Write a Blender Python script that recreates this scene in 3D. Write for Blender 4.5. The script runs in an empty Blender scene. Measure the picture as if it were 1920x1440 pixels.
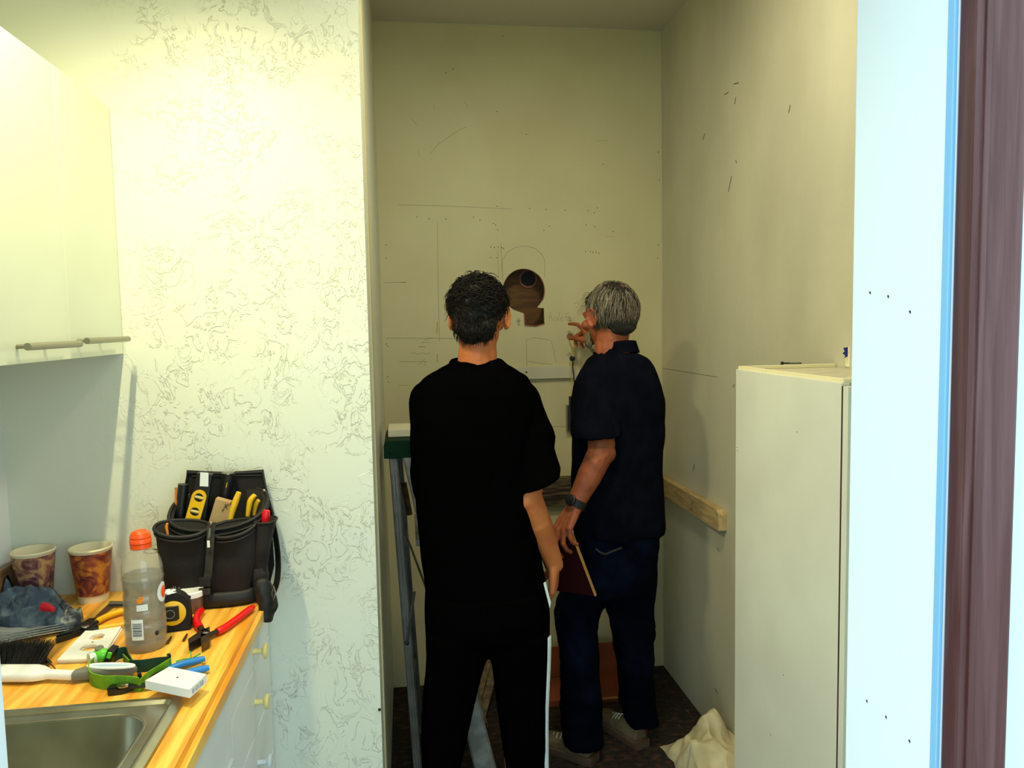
import bpy, bmesh, math, random
import numpy as np
from mathutils import Vector as V, Matrix, noise, Quaternion
random.seed(7)
PI = math.pi
S = bpy.context.scene
COL = S.collection

# ------------------------------------------------------------------ camera
H = 1.57
def _n(v): return v/np.linalg.norm(v)
_Y = _n(np.array([-202, 110, -1440.])); _Z = np.array([-324, 17424, 1440.]); _Z = _n(_Z-_Z.dot(_Y)*_Y); _X = np.cross(_Y, _Z)
_C = np.array([0, 0, H])
def _d(px, py):
    v = np.array([px-960, 720-py, -1440.]); return np.array([v@_X, v@_Y, v@_Z])
def PY(px, py, y): r = _d(px, py); return V(_C+r*(y/r[1]))      # photo pixel -> point on plane Y = y
def PZ(px, py, z=.91): r = _d(px, py); return V(_C+r*((z-H)/r[2]))
def PX(px, py, x): r = _d(px, py); return V(_C+r*(x/r[0]))
cd = bpy.data.cameras.new('camera'); cam = bpy.data.objects.new('camera', cd); COL.objects.link(cam)
cd.sensor_width = 36; cd.lens = 27; cd.clip_start = .02
cam.matrix_world = Matrix(((_X[0], _X[1], _X[2], 0), (_Y[0], _Y[1], _Y[2], 0), (_Z[0], _Z[1], _Z[2], H), (0, 0, 0, 1)))
S.camera = cam

# ------------------------------------------------------------------ light
w = bpy.data.worlds.new('sky'); S.world = w; w.use_nodes = True
bg = w.node_tree.nodes['Background']; bg.inputs[0].default_value = (.68, .91, 1, 1); bg.inputs[1].default_value = 3.2
S.view_settings.view_transform = 'Standard'; S.view_settings.look = 'None'
S.view_settings.gamma = 1; S.view_settings.exposure = 0; S.view_settings.use_curve_mapping = False
LAMP = (-.55, 1.30, 2.50); LAMP_W = 25; FILL_W = 14.5; LAMP_C = (1, .90, .52)

# ------------------------------------------------------------------ materials
def lin(c):
    f = lambda u: u/12.92 if u <= .04045 else ((u+.055)/1.055)**2.4
    return tuple(f(x/255) for x in c)+(1,)
def mat(name, c, rough=.6, metal=0, c2=None, ns=8, det=4, stretch=(1, 1, 1), lo=.4, hi=.6, bump=0, bs=60, alpha=1, spec=.5, dist=0, bstretch=(1, 1, 1), coat=0, c3=None):
    m = bpy.data.materials.new(name); m.use_nodes = True; N = m.node_tree.nodes; L = m.node_tree.links
    b = N['Principled BSDF']; b.inputs['Base Color'].default_value = lin(c); b.inputs['Roughness'].default_value = rough
    b.inputs['Metallic'].default_value = metal; b.inputs['Specular IOR Level'].default_value = spec; b.inputs['Alpha'].default_value = alpha
    b.inputs['Coat Weight'].default_value = coat
    tc = N.new('ShaderNodeTexCoord')
    def nz(scale, detail, st, distn=0):
        mp = N.new('ShaderNodeMapping'); mp.inputs['Scale'].default_value = st; L.new(tc.outputs['Object'], mp.inputs['Vector'])
        t = N.new('ShaderNodeTexNoise'); t.inputs['Scale'].default_value = scale; t.inputs['Detail'].default_value = detail; t.inputs['Distortion'].default_value = distn
        L.new(mp.outputs[0], t.inputs['Vector']); return t
    if c2:
        t = nz(ns, det, stretch, dist); r = N.new('ShaderNodeValToRGB'); e = r.color_ramp.elements
        e[0].position = lo; e[0].color = lin(c); e[1].position = hi; e[1].color = lin(c2)
        if c3: x = e.new((lo+hi)/2); x.color = lin(c3)
        L.new(t.outputs['Fac'], r.inputs[0]); L.new(r.outputs[0], b.inputs['Base Color'])
    if bump:
        t = nz(bs, 4, bstretch); bp = N.new('ShaderNodeBump'); bp.inputs['Strength'].default_value = bump; bp.inputs['Distance'].default_value = .003
        L.new(t.outputs['Fac'], bp.inputs['Height']); L.new(bp.outputs[0], b.inputs['Normal'])
    return m
def knockdown(name, c, ns=17, strength=.6):
    m = mat(name, c, .45); N = m.node_tree.nodes; L = m.node_tree.links; b = N['Principled BSDF']
    tc = N.new('ShaderNodeTexCoord'); mp = N.new('ShaderNodeMapping'); mp.inputs['Scale'].default_value = (1, 1, .8); L.new(tc.outputs['Object'], mp.inputs[0])
    t = N.new('ShaderNodeTexNoise'); t.inputs['Scale'].default_value = ns; t.inputs['Detail'].default_value = 5; t.inputs['Roughness'].default_value = .62; t.inputs['Distortion'].default_value = 1.6; L.new(mp.outputs[0], t.inputs[0])
    r = N.new('ShaderNodeValToRGB'); r.color_ramp.elements[0].position = .50; r.color_ramp.elements[1].position = .535
    L.new(t.outputs['Fac'], r.inputs[0])
    t2 = N.new('ShaderNodeTexNoise'); t2.inputs['Scale'].default_value = 70; t2.inputs['Detail'].default_value = 3; L.new(mp.outputs[0], t2.inputs[0])
    ad = N.new('ShaderNodeMath'); ad.operation = 'MULTIPLY_ADD'; ad.inputs[1].default_value = .25; L.new(t2.outputs['Fac'], ad.inputs[0]); L.new(r.outputs[0], ad.inputs[2])
    t3 = N.new('ShaderNodeTexNoise'); t3.inputs['Scale'].default_value = 9; t3.inputs['Detail'].default_value = 3; L.new(tc.outputs['Object'], t3.inputs[0])
    mk = N.new('ShaderNodeMapRange'); mk.inputs[1].default_value = .36; mk.inputs[2].default_value = .52; L.new(t3.outputs['Fac'], mk.inputs[0])
    sx = N.new('ShaderNodeSeparateXYZ'); L.new(tc.outputs['Object'], sx.inputs[0]); mx = N.new('ShaderNodeMapRange'); mx.inputs[1].default_value = -.80; mx.inputs[2].default_value = -.60; L.new(sx.outputs[0], mx.inputs[0])
    mm = N.new('ShaderNodeMath'); mm.operation = 'MULTIPLY'; L.new(mk.outputs[0], mm.inputs[0]); L.new(mx.outputs[0], mm.inputs[1])
    ms = N.new('ShaderNodeMath'); ms.operation = 'MULTIPLY'; ms.inputs[1].default_value = strength; L.new(mm.outputs[0], ms.inputs[0])
    bp = N.new('ShaderNodeBump'); bp.inputs['Distance'].default_value = .0018; L.new(ms.outputs[0], bp.inputs['Strength'])
    L.new(ad.outputs[0], bp.inputs['Height']); L.new(bp.outputs[0], b.inputs['Normal']); return m
def hairmat(name, c1, c2, lo=.2, hi=1):
    m = mat(name, c1, .65, spec=.18); N = m.node_tree.nodes; L = m.node_tree.links
    g = N.new('ShaderNodeNewGeometry'); r = N.new('ShaderNodeValToRGB'); e = r.color_ramp.elements
    e[0].color = lin(c1); e[1].color = lin(c2); e[0].position = lo; e[1].position = hi
    L.new(g.outputs['Random Per Island'], r.inputs[0]); L.new(r.outputs[0], N['Principled BSDF'].inputs['Base Color']); return m
M = dict(
 wall=knockdown('textured_wall_paint', (218, 222, 206), 21, .9),
 alcove=mat('alcove_wall_paint', (210, 202, 158), .55, c2=(198, 188, 144), ns=2.2, det=6, lo=.35, hi=.7, bump=.25, bs=35),
 right=mat('right_wall_paint', (206, 201, 172), .5, c2=(190, 185, 158), ns=3, det=7, stretch=(1, 1, .5), lo=.4, hi=.7, bump=.5, bs=22),
 ceil=mat('ceiling_paint', (200, 192, 172), .7, bump=.2, bs=50),
 left=mat('left_wall_paint', (222, 226, 226), .5, bump=.3, bs=30),
 cab=mat('white_laminate', (212, 218, 196), .28, c2=(206, 212, 190), ns=2),
 base=mat('white_cabinet_paint', (222, 226, 226), .35, c2=(206, 212, 214), ns=5, det=5, lo=.45, hi=.8),
 pantry=mat('pantry_white', (226, 226, 208), .3, c2=(218, 217, 200), ns=3),
 pantry_edge=mat('pantry_lip', (232, 222, 180), .4),
 pantry_top=mat('pantry_top', (205, 196, 165), .35, c2=(178, 172, 148), ns=14, stretch=(1, 3, 1)),
 jamb=mat('white_jamb_gloss', (222, 232, 236), .3),
 maroon=mat('maroon_paint', (66, 24, 20), .6, c2=(96, 62, 62), ns=5, det=6, stretch=(9, 9, .55), dist=1.2, lo=.5, hi=.85, bump=.5, bs=30, bstretch=(6, 6, .4)),
 strip=mat('pale_blue_edge_shade', (120, 176, 214), .5), siding=mat('pale_siding', (190, 222, 222), .6, bump=.2),
 floor=mat('dark_subfloor', (18, 10, 5), .85, c2=(78, 46, 20), ns=30, det=8, lo=.48, hi=.72, bump=.7, bs=60, stretch=(1, 1.6, 1)),
 ground=mat('outdoor_paving', (150, 150, 146), .8, bump=.3),
 pencil=mat('pencil_line', (64, 62, 46), .8), ink=mat('ink_mark', (20, 20, 20), .7), holes=mat('screw_hole_dark', (22, 18, 12), .9),
 smudge=mat('smudge', (150, 148, 125), .8),
 plywood=mat('duct_plywood', (112, 72, 18), .7, c2=(86, 54, 12), ns=9, stretch=(1, 1, 6), bump=.2),
 redraw=mat('plaster_edge', (150, 92, 76), .8), duct=mat('duct_dark', (10, 9, 7), .7),
 batten=mat('painted_batten', (194, 190, 162), .5), pine=mat('raw_pine', (196, 172, 120), .6, c2=(176, 146, 96), ns=12, stretch=(6, 1, 6)),
 oldwood=mat('weathered_timber', (98, 84, 58), .85, c2=(34, 26, 16), ns=10, det=8, stretch=(1, 3, 9), lo=.4, hi=.62, bump=.8, bs=14, bstretch=(1, 3, 8)),
 counter=mat('butcher_block_laminate', (218, 144, 40), .38, c2=(244, 196, 88), ns=7, det=9, stretch=(9, .55, 1), lo=.36, hi=.62, bump=.05, bs=200, c3=(232, 170, 60)),
 steel=mat('stainless_steel', (186, 184, 168), .27, 1, c2=(158, 156, 140), ns=12, det=8, lo=.4, hi=.7),
 chrome=mat('polished_metal', (190, 188, 180), .18, 1), nickel=mat('brushed_nickel', (150, 146, 130), .32, 1),
 alu=mat('ladder_aluminium', (128, 124, 116), .5, .4, c2=(100, 98, 92), ns=8, det=5),
 alu2=mat('ladder_aluminium_flat', (150, 148, 138), .55, .3, c2=(120, 118, 110), ns=20),
 green_cap=mat('ladder_green_plastic', (4, 42, 22), .7, spec=.15), box_white=mat('white_card', (214, 208, 176), .6),
 cream=mat('cream_knob', (226, 212, 140), .35), knob_white=mat('white_ceramic_knob', (200, 208, 212), .25),
 shirt=mat('black_jersey', (4, 4, 4), 1, spec=.0), trouser=mat('black_polyester', (4, 4, 4), 1, spec=.0), stripe=mat('white_stripe', (225, 235, 235), .6),
 polo=mat('navy_pique', (12, 14, 24), 1, c2=(9, 10, 18), ns=20, spec=.03), jeans=mat('dark_denim', (4, 7, 18), 1, c2=(13, 23, 42), ns=7, det=6, lo=.5, hi=.85, spec=.03),
 stitch=mat('pocket_stitch', (70, 72, 62), .8),
 skin=mat('skin_light', (192, 112, 58), .55, c2=(182, 98, 50), ns=14, bump=.1, bs=90), skin2=mat('skin_tanned', (166, 88, 48), .6, c2=(142, 70, 38), ns=16, det=6, bump=.5, bs=60),
 hair=hairmat('dark_brown_hair', (5, 4, 3), (30, 23, 16)), hair_base=mat('dark_hair_base', (10, 8, 6), .8, bump=1, bs=120),
 grey=hairmat('grey_hair', (30, 27, 22), (166, 154, 128), .1, 1), grey_base=mat('grey_hair_base', (40, 36, 30), .8, c2=(22, 20, 17), ns=10, bump=1, bs=120),
 scalp=mat('scalp_skin', (126, 84, 62), .7), beard=hairmat('grey_beard', (130, 120, 95), (190, 182, 150)), eye=mat('eye_white', (220, 215, 205), .2), iris=mat('iris_dark', (30, 20, 12), .2), lip=mat('lip_skin', (160, 84, 66), .5),
 shoe=mat('tan_suede', (112, 94, 68), .85, c2=(84, 70, 50), ns=20, bump=.4), sole=mat('shoe_sole', (84, 62, 44), .8), lace=mat('pale_lace', (190, 190, 165), .7),
 black=mat('black_plastic', (16, 16, 17), .4), blackm=mat('matte_black', (12, 12, 12), .8), band=mat('watch_band', (14, 13, 12), .6),
 board=mat('maroon_board', (44, 8, 9), .8, spec=.1), board_edge=mat('board_edge', (205, 150, 70), .6),
 cardboard=mat('brown_cardboard', (140, 66, 30), .75, c2=(120, 56, 24), ns=6), ply=mat('leaning_plank', (120, 100, 60), .7, c2=(82, 66, 38), ns=8, stretch=(8, 8, 1)),
 nylon=mat('black_nylon', (15, 13, 12), .9, c2=(30, 23, 21), ns=6, det=6, bump=.4, bs=150), nylon2=mat('black_leather_trim', (10, 9, 8), .6, bump=.3, bs=80),
 web=mat('worn_webbing', (62, 56, 44), .8, c2=(34, 30, 25), ns=30), yellow=mat('yellow_plastic', (238, 186, 12), .4, c2=(214, 160, 10), ns=20, det=6, lo=.5, hi=.8),
 red=mat('red_vinyl', (220, 14, 20), .35), red2=mat('red_connector', (200, 12, 40), .45), blue=mat('blue_vinyl', (10, 120, 205), .35), gold=mat('cork_edge', (200, 140, 60), .6),
 wire_y=mat('yellow_cable', (206, 186, 110), .5), plierm=mat('dark_tool_steel', (70, 58, 48), .4, .8, c2=(110, 88, 66), ns=18, lo=.45, hi=.7),
 white=mat('white_plastic', (238, 240, 238), .35), greyp=mat('grey_rubber', (112, 112, 102), .6), paleblue=mat('pale_blue_plastic', (170, 196, 225), .4),
 green=mat('lime_webbing', (110, 170, 28), .7, c2=(92, 148, 24), ns=60, bump=.3, bs=200), dgreen=mat('dark_green_webbing', (10, 66, 50), .8, bump=.3, bs=200), lime=mat('lime_plastic', (96, 200, 48), .3),
 bottle=mat('clear_plastic', (190, 184, 166), .06, alpha=.36, spec=1, coat=1), liquid=mat('grey_liquid', (120, 114, 102), .15, alpha=.62), orange=mat('orange_plastic', (250, 84, 14), .35), orange2=mat('orange_print', (240, 140, 20), .5),
 paper=mat('paper_white', (226, 230, 228), .7), print=mat('printed_navy', (14, 20, 36), .5), lgrey=mat('grey_print', (150, 158, 160), .7),
 cup=mat('marbled_cup_sleeve', (196, 126, 52), .4, c2=(92, 36, 44), ns=22, det=5, lo=.36, hi=.62, dist=2.5, c3=(146, 70, 44)),
 cup2=mat('marbled_cup_sleeve_brown', (190, 152, 104), .4, c2=(78, 44, 62), ns=20, det=5, lo=.38, hi=.62, dist=3, c3=(134, 88, 84)),
 cupw=mat('cup_paper', (228, 218, 186), .5), rag=mat('slate_rag', (62, 78, 98), .9, c2=(112, 128, 138), ns=30, det=8, lo=.45, hi=.75, bump=1, bs=160), ragd=mat('dusty_rag', (40, 50, 62), .9, c2=(170, 172, 165), ns=34, det=8, lo=.48, hi=.66, bump=1, bs=90),
 splash=mat('backsplash_laminate', (150, 116, 78), .45, c2=(126, 92, 58), ns=6, det=7, stretch=(8, 1, 8)), jar=mat('brown_jar', (120, 88, 74), .35, alpha=.9),
 bristle=mat('black_bristle', (14, 14, 14), .6), cloth=mat('cream_canvas', (206, 196, 158), .9, c2=(184, 172, 134), ns=10, bump=.4, bs=120), tapeb=mat('painters_tape_blue', (14, 30, 150), .6), tapew=mat('tape_cream', (236, 230, 190), .6, bump=.4, bs=150),
 card=mat('kraft_block', (176, 146, 98), .8, c2=(160, 128, 84), ns=20), glow=mat('clear_lens', (210, 220, 215), .1, .2, bump=1, bs=150), wgreen=mat('green_wire', (20, 170, 90), .5), debris=mat('debris_chip', (120, 100, 70), .8),
)
_e = bpy.data.materials.new('lamp_glow'); _e.use_nodes = True
_e.node_tree.nodes['Principled BSDF'].inputs['Emission Color'].default_value = LAMP_C+(1,); _e.node_tree.nodes['Principled BSDF'].inputs['Emission Strength'].default_value = 4; M['lampglow'] = _e

# ------------------------------------------------------------------ helpers
def tag(o, label=None, cat=None, group=None, kind=None):
    if label: o['label'] = label
    if cat: o['category'] = cat
    if group: o['group'] = group
    if kind: o['kind'] = kind
    return o
def thing(name, label, cat, loc=(0, 0, 0), group=None):
    o = bpy.data.objects.new(name, None); o.location = loc; o.empty_display_size = .05; COL.objects.link(o); return tag(o, label, cat, group)
def base_of(p):
    r = V((0, 0, 0))
    while p: r += p.location; p = p.parent
    return r
def link(name, me, m, parent=None, smooth=False, loc=None):
    """me in world coordinates; links as one object (origin at the parent's origin, or loc)"""
    o = bpy.data.objects.new(name, me); off = base_of(parent) if parent else V(loc or (0, 0, 0))
    if off.length > 0: me.transform(Matrix.Translation(-off))
    if parent: o.parent = parent
    else: o.location = off
    for mm in (m if isinstance(m, (list, tuple)) else [m]):
        me.materials.append(M[mm] if isinstance(mm, str) else mm)
    if smooth:
        me.polygons.foreach_set('use_smooth', [True]*len(me.polygons))
        if smooth != 2:
            try: me.set_sharp_from_angle(angle=math.radians(smooth if smooth > 2 else 40))
            except Exception: pass
    me.update(); COL.objects.link(o); return o
def obj(name, bm, m, parent=None, smooth=False, loc=None):
    if len(bm.verts) < 9000: bmesh.ops.recalc_face_normals(bm, faces=bm.faces)
    me = bpy.data.meshes.new(name); bm.to_mesh(me); bm.free(); return link(name, me, m, parent, smooth, loc)
def struct(name, bm, m, **k): o = obj(name, bm, m, **k); o['kind'] = 'structure'; return o
B = bmesh.new
def box(bm, x0, y0, z0, x1, y1, z1, bev=0, mx=None):
    r = bmesh.ops.create_cube(bm, size=1); vs = r['verts']
    bmesh.ops.scale(bm, vec=(abs(x1-x0), abs(y1-y0), abs(z1-z0)), verts=vs)
    bmesh.ops.translate(bm, vec=((x0+x1)/2, (y0+y1)/2, (z0+z1)/2), verts=vs)
    if bev:
        es = list({e for v in vs for e in v.link_edges}); r2 = bmesh.ops.bevel(bm, geom=es, offset=bev, segments=2, affect='EDGES', profile=.6)
        vs = list({v for f in r2['faces'] for v in f.verts} | {v for v in vs if v.is_valid})
    if mx is not None: bmesh.ops.transform(bm, matrix=mx, verts=vs)
    return bm
def frame(f, up=V((0, 0, 1))):
    """matrix whose Z is f"""
    z = V(f).normalized(); x = V(up).cross(z)
    if x.length < 1e-4: x = V((1, 0, 0)).cross(z)
    x.normalize(); y = z.cross(x); return Matrix((x, y, z)).transposed()
def rings(bm, rs, close0=True, close1=True, mi=0):
    """rs: list of lists of points (same count)"""
    vv = [[bm.verts.new(p) for p in r] for r in rs]; n = len(vv[0])
    for a, b in zip(vv, vv[1:]):
        for i in range(n):
            f = bm.faces.new((a[i], a[(i+1) % n], b[(i+1) % n], b[i])); f.material_index = mi
    if close0: bm.faces.new(vv[0][::-1]).material_index = mi
    if close1: bm.faces.new(vv[-1]).material_index = mi
    return bm
def tube(bm, pts, r, seg=8, flat=1, up=V((0, 0, 1))):
    pts = [V(p) for p in pts]; n = len(pts); rs = []; x = None
    for i, p in enumerate(pts):
        t = (pts[min(i+1, n-1)]-pts[max(i-1, 0)]).normalized(); rr = r[i] if isinstance(r, (list, tuple)) else r
        if x is None: x = up.cross(t); x = x if x.length > 1e-3 else V((1, 0, 0)).cross(t)
        else: x = x-t*x.dot(t)
        x.normalize(); y = t.cross(x)
        rs.append([p+x*math.cos(a)*rr+y*math.sin(a)*rr*flat for a in [2*PI*k/seg for k in range(seg)]])
    return rings(bm, rs)
def spline(pts, n=6):
    pts = [V(p) for p in pts]; P = [pts[0]*2-pts[1]]+pts+[pts[-1]*2-pts[-2]]; out = []
    for i in range(1, len(P)-2):
        a, b, c, d = P[i-1:i+3]
        for k in range(n):
            t = k/n; out.append(.5*((2*b)+(c-a)*t+(2*a-5*b+4*c-d)*t*t+(3*b-a-3*c+d)*t**3))
    return out+[pts[-1]]
def lathe(bm, prof, c, seg=32, axis=V((0, 0, 1)), a0=0, a1=2*PI, close=True):
    """prof: list of (r, h)"""
    Fm = frame(axis, V((0, 1, 0))); c = V(c); full = abs(a1-a0-2*PI) < 1e-6
    if full:
        rs = [[c+Fm@V((max(r, 1e-4)*math.cos(a), max(r, 1e-4)*math.sin(a), h)) for a in [2*PI*k/seg for k in range(seg)]] for r, h in prof]
        return rings(bm, rs, close, close)
    g = [[bm.verts.new(c+Fm@V((r*math.cos(a0+(a1-a0)*k/seg), r*math.sin(a0+(a1-a0)*k/seg), h))) for k in range(seg+1)] for r, h in prof]
    for p, q in zip(g, g[1:]):
        for k in range(seg): bm.faces.new((p[k], p[k+1], q[k+1], q[k]))
    return bm
def prism(bm, poly, vec, holes=()):
    """extrude planar polygon (3D pts) by vec; holes: list of polygons"""
    es = []; loops = []
    for lp in [poly]+list(holes):
        vs = [bm.verts.new(p) for p in lp]; loops.append(vs)
        es += [bm.edges.new((vs[i], vs[(i+1) % len(vs)])) for i in range(len(vs))]
    r = bmesh.ops.triangle_fill(bm, edges=es, use_beauty=True); fs = [g for g in r['geom'] if isinstance(g, bmesh.types.BMFace)]
    r = bmesh.ops.extrude_face_region(bm, geom=fs, use_keep_orig=True) if False else bmesh.ops.duplicate(bm, geom=fs)
    d = r['vert_map']; bmesh.ops.translate(bm, vec=V(vec), verts=[g for g in r['geom'] if isinstance(g, bmesh.types.BMVert)])
    for vs in loops:
        for i in range(len(vs)):
            a, b = vs[i], vs[(i+1) % len(vs)]; bm.faces.new((a, b, d[b], d[a]))
    return bm
def ribbon(bm, pts, h, t=.0016, hv=V((0, 0, 1))):
    pts = [V(p) for p in pts]; rs = []; n = len(pts)
    for i, p in enumerate(pts):
        tt = (pts[min(i+1, n-1)]-pts[max(i-1, 0)]).normalized(); s = tt.cross(hv).normalized()*t/2
        rs.append([p-s, p+s, p+s+hv*h, p-s+hv*h])
    return rings(bm, rs)
# organic surfaces ------------------------------------------------------
def ell(bm, c, r, rot=None):
    q = bmesh.ops.create_uvsphere(bm, u_segments=20, v_segments=12, radius=1)
    m = Matrix.Translation(V(c)) @ (rot.to_4x4() if rot is not None else Matrix.Identity(4)) @ Matrix.Diagonal((*r, 1))
    bmesh.ops.transform(bm, matrix=m, verts=q['verts']); return bm
def cap(bm, p0, r0, p1, r1, seg=14):
    p0 = V(p0); p1 = V(p1); Fm = frame(p1-p0); L = (p1-p0).length; rs = []
    for k in range(5): a = -PI/2+PI/2*k/4.001; rs.append((max(r0*math.cos(a), 1e-4), r0*math.sin(a)))
    for k in range(1, 6): a = PI/2*k/5; rs.append((max(r1*math.cos(a), 1e-4), L+r1*math.sin(a)))
    return rings(bm, [[p0+Fm@V((r*math.cos(t), r*math.sin(t), h)) for t in [2*PI*i/seg for i in range(seg)]] for r, h in rs])
def limb(bm, pts, rad):
    for i in range(len(pts)-1): cap(bm, pts[i], rad[i], pts[i+1], rad[i+1])
    return bm
def eloft(bm, rs, seg=28, n=2.4):
    """rs: (centre, a, b[, yaw]) horizontal superellipse rings"""
    out = []
    for q in rs:
        c, a, b = V(q[0]), q[1], q[2]; yw = q[3] if len(q) > 3 else 0; tl = q[4] if len(q) > 4 else 0; ring = []
        for k in range(seg):
            t = 2*PI*k/seg; co, si = math.cos(t), math.sin(t); x = a*math.copysign(abs(co)**(2/n), co); y = b*math.copysign(abs(si)**(2/n), si)
            ring.append(c+V((x*math.cos(yw)-y*math.sin(yw), x*math.sin(yw)+y*math.cos(yw), tl*x)))
        out.append(ring)
    return rings(bm, out)
def blob(bm, voxel, smooth=6, disp=None):
    bmesh.ops.recalc_face_normals(bm, faces=bm.faces)
    me = bpy.data.meshes.new('t'); bm.to_mesh(me); bm.free(); o = bpy.data.objects.new('t', me); COL.objects.link(o)
    r = o.modifiers.new('r', 'REMESH'); r.mode = 'VOXEL'; r.voxel_size = voxel
    if smooth: s = o.modifiers.new('s', 'SMOOTH'); s.factor = .5; s.iterations = smooth
    dg = bpy.context.evaluated_depsgraph_get(); dg.update(); out = bpy.data.meshes.new_from_object(o.evaluated_get(dg))
    bpy.data.objects.remove(o); bpy.data.meshes.remove(me); out.materials.clear()
    if disp:
        n = len(out.vertices); P = np.empty(n*3, 'f'); out.vertices.foreach_get('co', P); Nn = np.empty(n*3, 'f'); out.vertex_normals.foreach_get('vector', Nn)
        P = P.reshape(-1, 3); Nn = Nn.reshape(-1, 3); out.vertices.foreach_set('co', np.array([tuple(V(p)+disp(V(p), V(q))) for p, q in zip(P.tolist(), Nn.tolist())], 'f').ravel())
    return out
def row(xl, xr, py, y, b, yaw=0):
    a = PY(xl, py, y); c = PY(xr, py, y); m = (a+c)/2; return (m, (c-a).length/2, b, yaw)

# ------------------------------------------------------------------ room
YB, ZC, XL, XP, XR, YP = 3.27, 2.805, -.985, -.093, 1.125, 2.03      # back wall, ceiling, left wall, partition end, right wall, partition face
Y0, Y1, DL, DR, DH = .587, .725, -.368, .45, 2.05                     # entrance wall and doorway
struct('floor', box(B(), -1.1, Y0, -.05, 1.3, 3.9, 0), 'floor')
struct('ground', box(B(), -6, -6, -.12, 6, Y0, -.04), 'ground')
bm = box(B(), -1.1, Y0, ZC, 1.3, 3.9, ZC+.06); struct('ceiling', bm, 'ceil')
struct('wall_left', box(B(), XL-.1, Y1, 0, XL, YP+.01, ZC), 'left')
struct('wall_partition', box(B(), XL-.05, YP, 0, XP, YB+.01, ZC), 'wall')
struct('wall_right', box(B(), XR, Y1, 0, XR+.1, YB, ZC), 'right')
bm = box(B(), -1.1, Y0+.012, 0, DL-.02, Y1, ZC); box(bm, DR+.02, Y0+.012, 0, 1.3, Y1, ZC); box(bm, DL-.02, Y0+.012, DH+.02, DR+.02, Y1, ZC)
struct('wall_front', bm, 'siding')
bm = B(); box(bm, DR, Y0, 0, DR+.02, Y1+.002, DH, .002); box(bm, DL-.02, Y0, 0, DL, Y1+.002, DH, .002); box(bm, DL-.02, Y0, DH, DR+.02, Y1+.002, DH+.02, .002)
dfr = struct('door_1', bm, 'jamb')
bm = B()
edge_shade = obj('jamb_edge_shade', box(B(), DR-.0016, Y0-.0005, 0, DR+.002, Y0+.0075, DH, .0008), 'strip', dfr); edge_shade['label'] = 'pale blue strip painting the shade on the jamb edge'  # bluish shade of the jamb's near edge, painted as a coloured strip
for p in [(1632, 549), (1666, 556), (1707, 585), (1626, 1315), (1662, 1345), (1706, 1390)]:
    q = PX(p[0], p[1], DR); tube(bm, [q+V((.0004, 0, -.0012)), q+V((-.0004, .0004, .0012))], .0009, 6)
obj('paint_speck', bm, 'holes', dfr)['kind'] = 'stuff'
# painted wooden casing outside the doorway: flat board with an outer bead
for nm, a, b in (('trim_1', DR+.003, DR+.050), ('trim_2', DL-.050, DL-.003)):
    bm = box(B(), a, Y0-.02, 0, b, Y0, DH+.055, .003); box(bm, a+.007, Y0-.0225, 0, a+.012, Y0-.018, DH+.05, .001)
    t = struct(nm, bm, 'maroon')
struct('trim_3', box(B(), DL-.004, Y0-.02, DH+.003, DR+.003, Y0, DH+.055, .003), 'maroon')

# back wall with the cut-out
HC = PY(982, 545, YB); hr = (PY(1021, 545, YB)-HC).length
sq = [PY(*p, YB) for p in [(1004, 584), (1021, 577), (1021, 607), (1010, 611), (984, 610), (982, 590), (975, 586)]]
circ = []
for k in range(41):
    a = math.radians(-58+k*(360-62)/40)      # sweep leaves the notch at lower right
    circ.append(HC+V((math.cos(a)*hr*1.0, 0, math.sin(a)*hr*1.03)))
hole = circ[:]
end = circ[-1]; st = circ[0]
hole = circ+[PY(983, 588, YB), PY(984, 609, YB), PY(1004, 612, YB), PY(1021, 607, YB), PY(1020, 578, YB), PY(1011, 577, YB)]
hole = [V((p.x, YB, p.z)) for p in hole]
def fix(h):   # drop the circle points that fall inside the notch
    zz = PY(983, 586, YB).z; out = []
    for p in h[:41]:
        if p.z < HC.z-hr*.86 and p.x > PY(983, 586, YB).x: continue
        out.append(p)
    return out+h[41:]
hole = fix(hole)
wall = [V((XP-.05, YB, 0)), V((XR+.1, YB, 0)), V((XR+.1, YB, ZC)), V((XP-.05, YB, ZC))]
wb = struct('wall_back', prism(B(), wall, (0, .016, 0), [hole]), 'alcove')
bm = B(); x0, x1, z0, z1 = HC.x-.14, HC.x+.14, HC.z-.22, HC.z+.16
box(bm, x0, YB+.10, z0, x1, YB+.12, z1); box(bm, x0-.02, YB+.016, z0, x0, YB+.12, z1); box(bm, x1, YB+.016, z0, x1+.02, YB+.12, z1)
box(bm, x0, YB+.016, z1, x1, YB+.12, z1+.02); box(bm, x0, YB+.016, z0-.02, x1, YB+.12, z0)
obj('duct_box', bm, 'plywood', wb)
dc = PY(990, 523, YB+.1); bm = B(); lathe(bm, [(.036, 0), (.040, -.004), (.040, -.006), (.034, -.006), (.032, -.001)], dc, 24, V((0, 1, 0))); obj('duct_collar', bm, 'redraw', wb, True)
obj('duct_opening', lathe(B(), [(.034, -.003), (.034, 0)], dc, 24, V((0, 1, 0))), 'duct', wb)
bm = B()   # torn rim of the plasterboard
ring = [p+V((0, -.0008, 0)) for p in hole]; tube(bm, ring[3:14], .0022, 5); tube(bm, ring[-6:-2], .003, 5)
obj('torn_edge', bm, 'redraw', wb)
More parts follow.
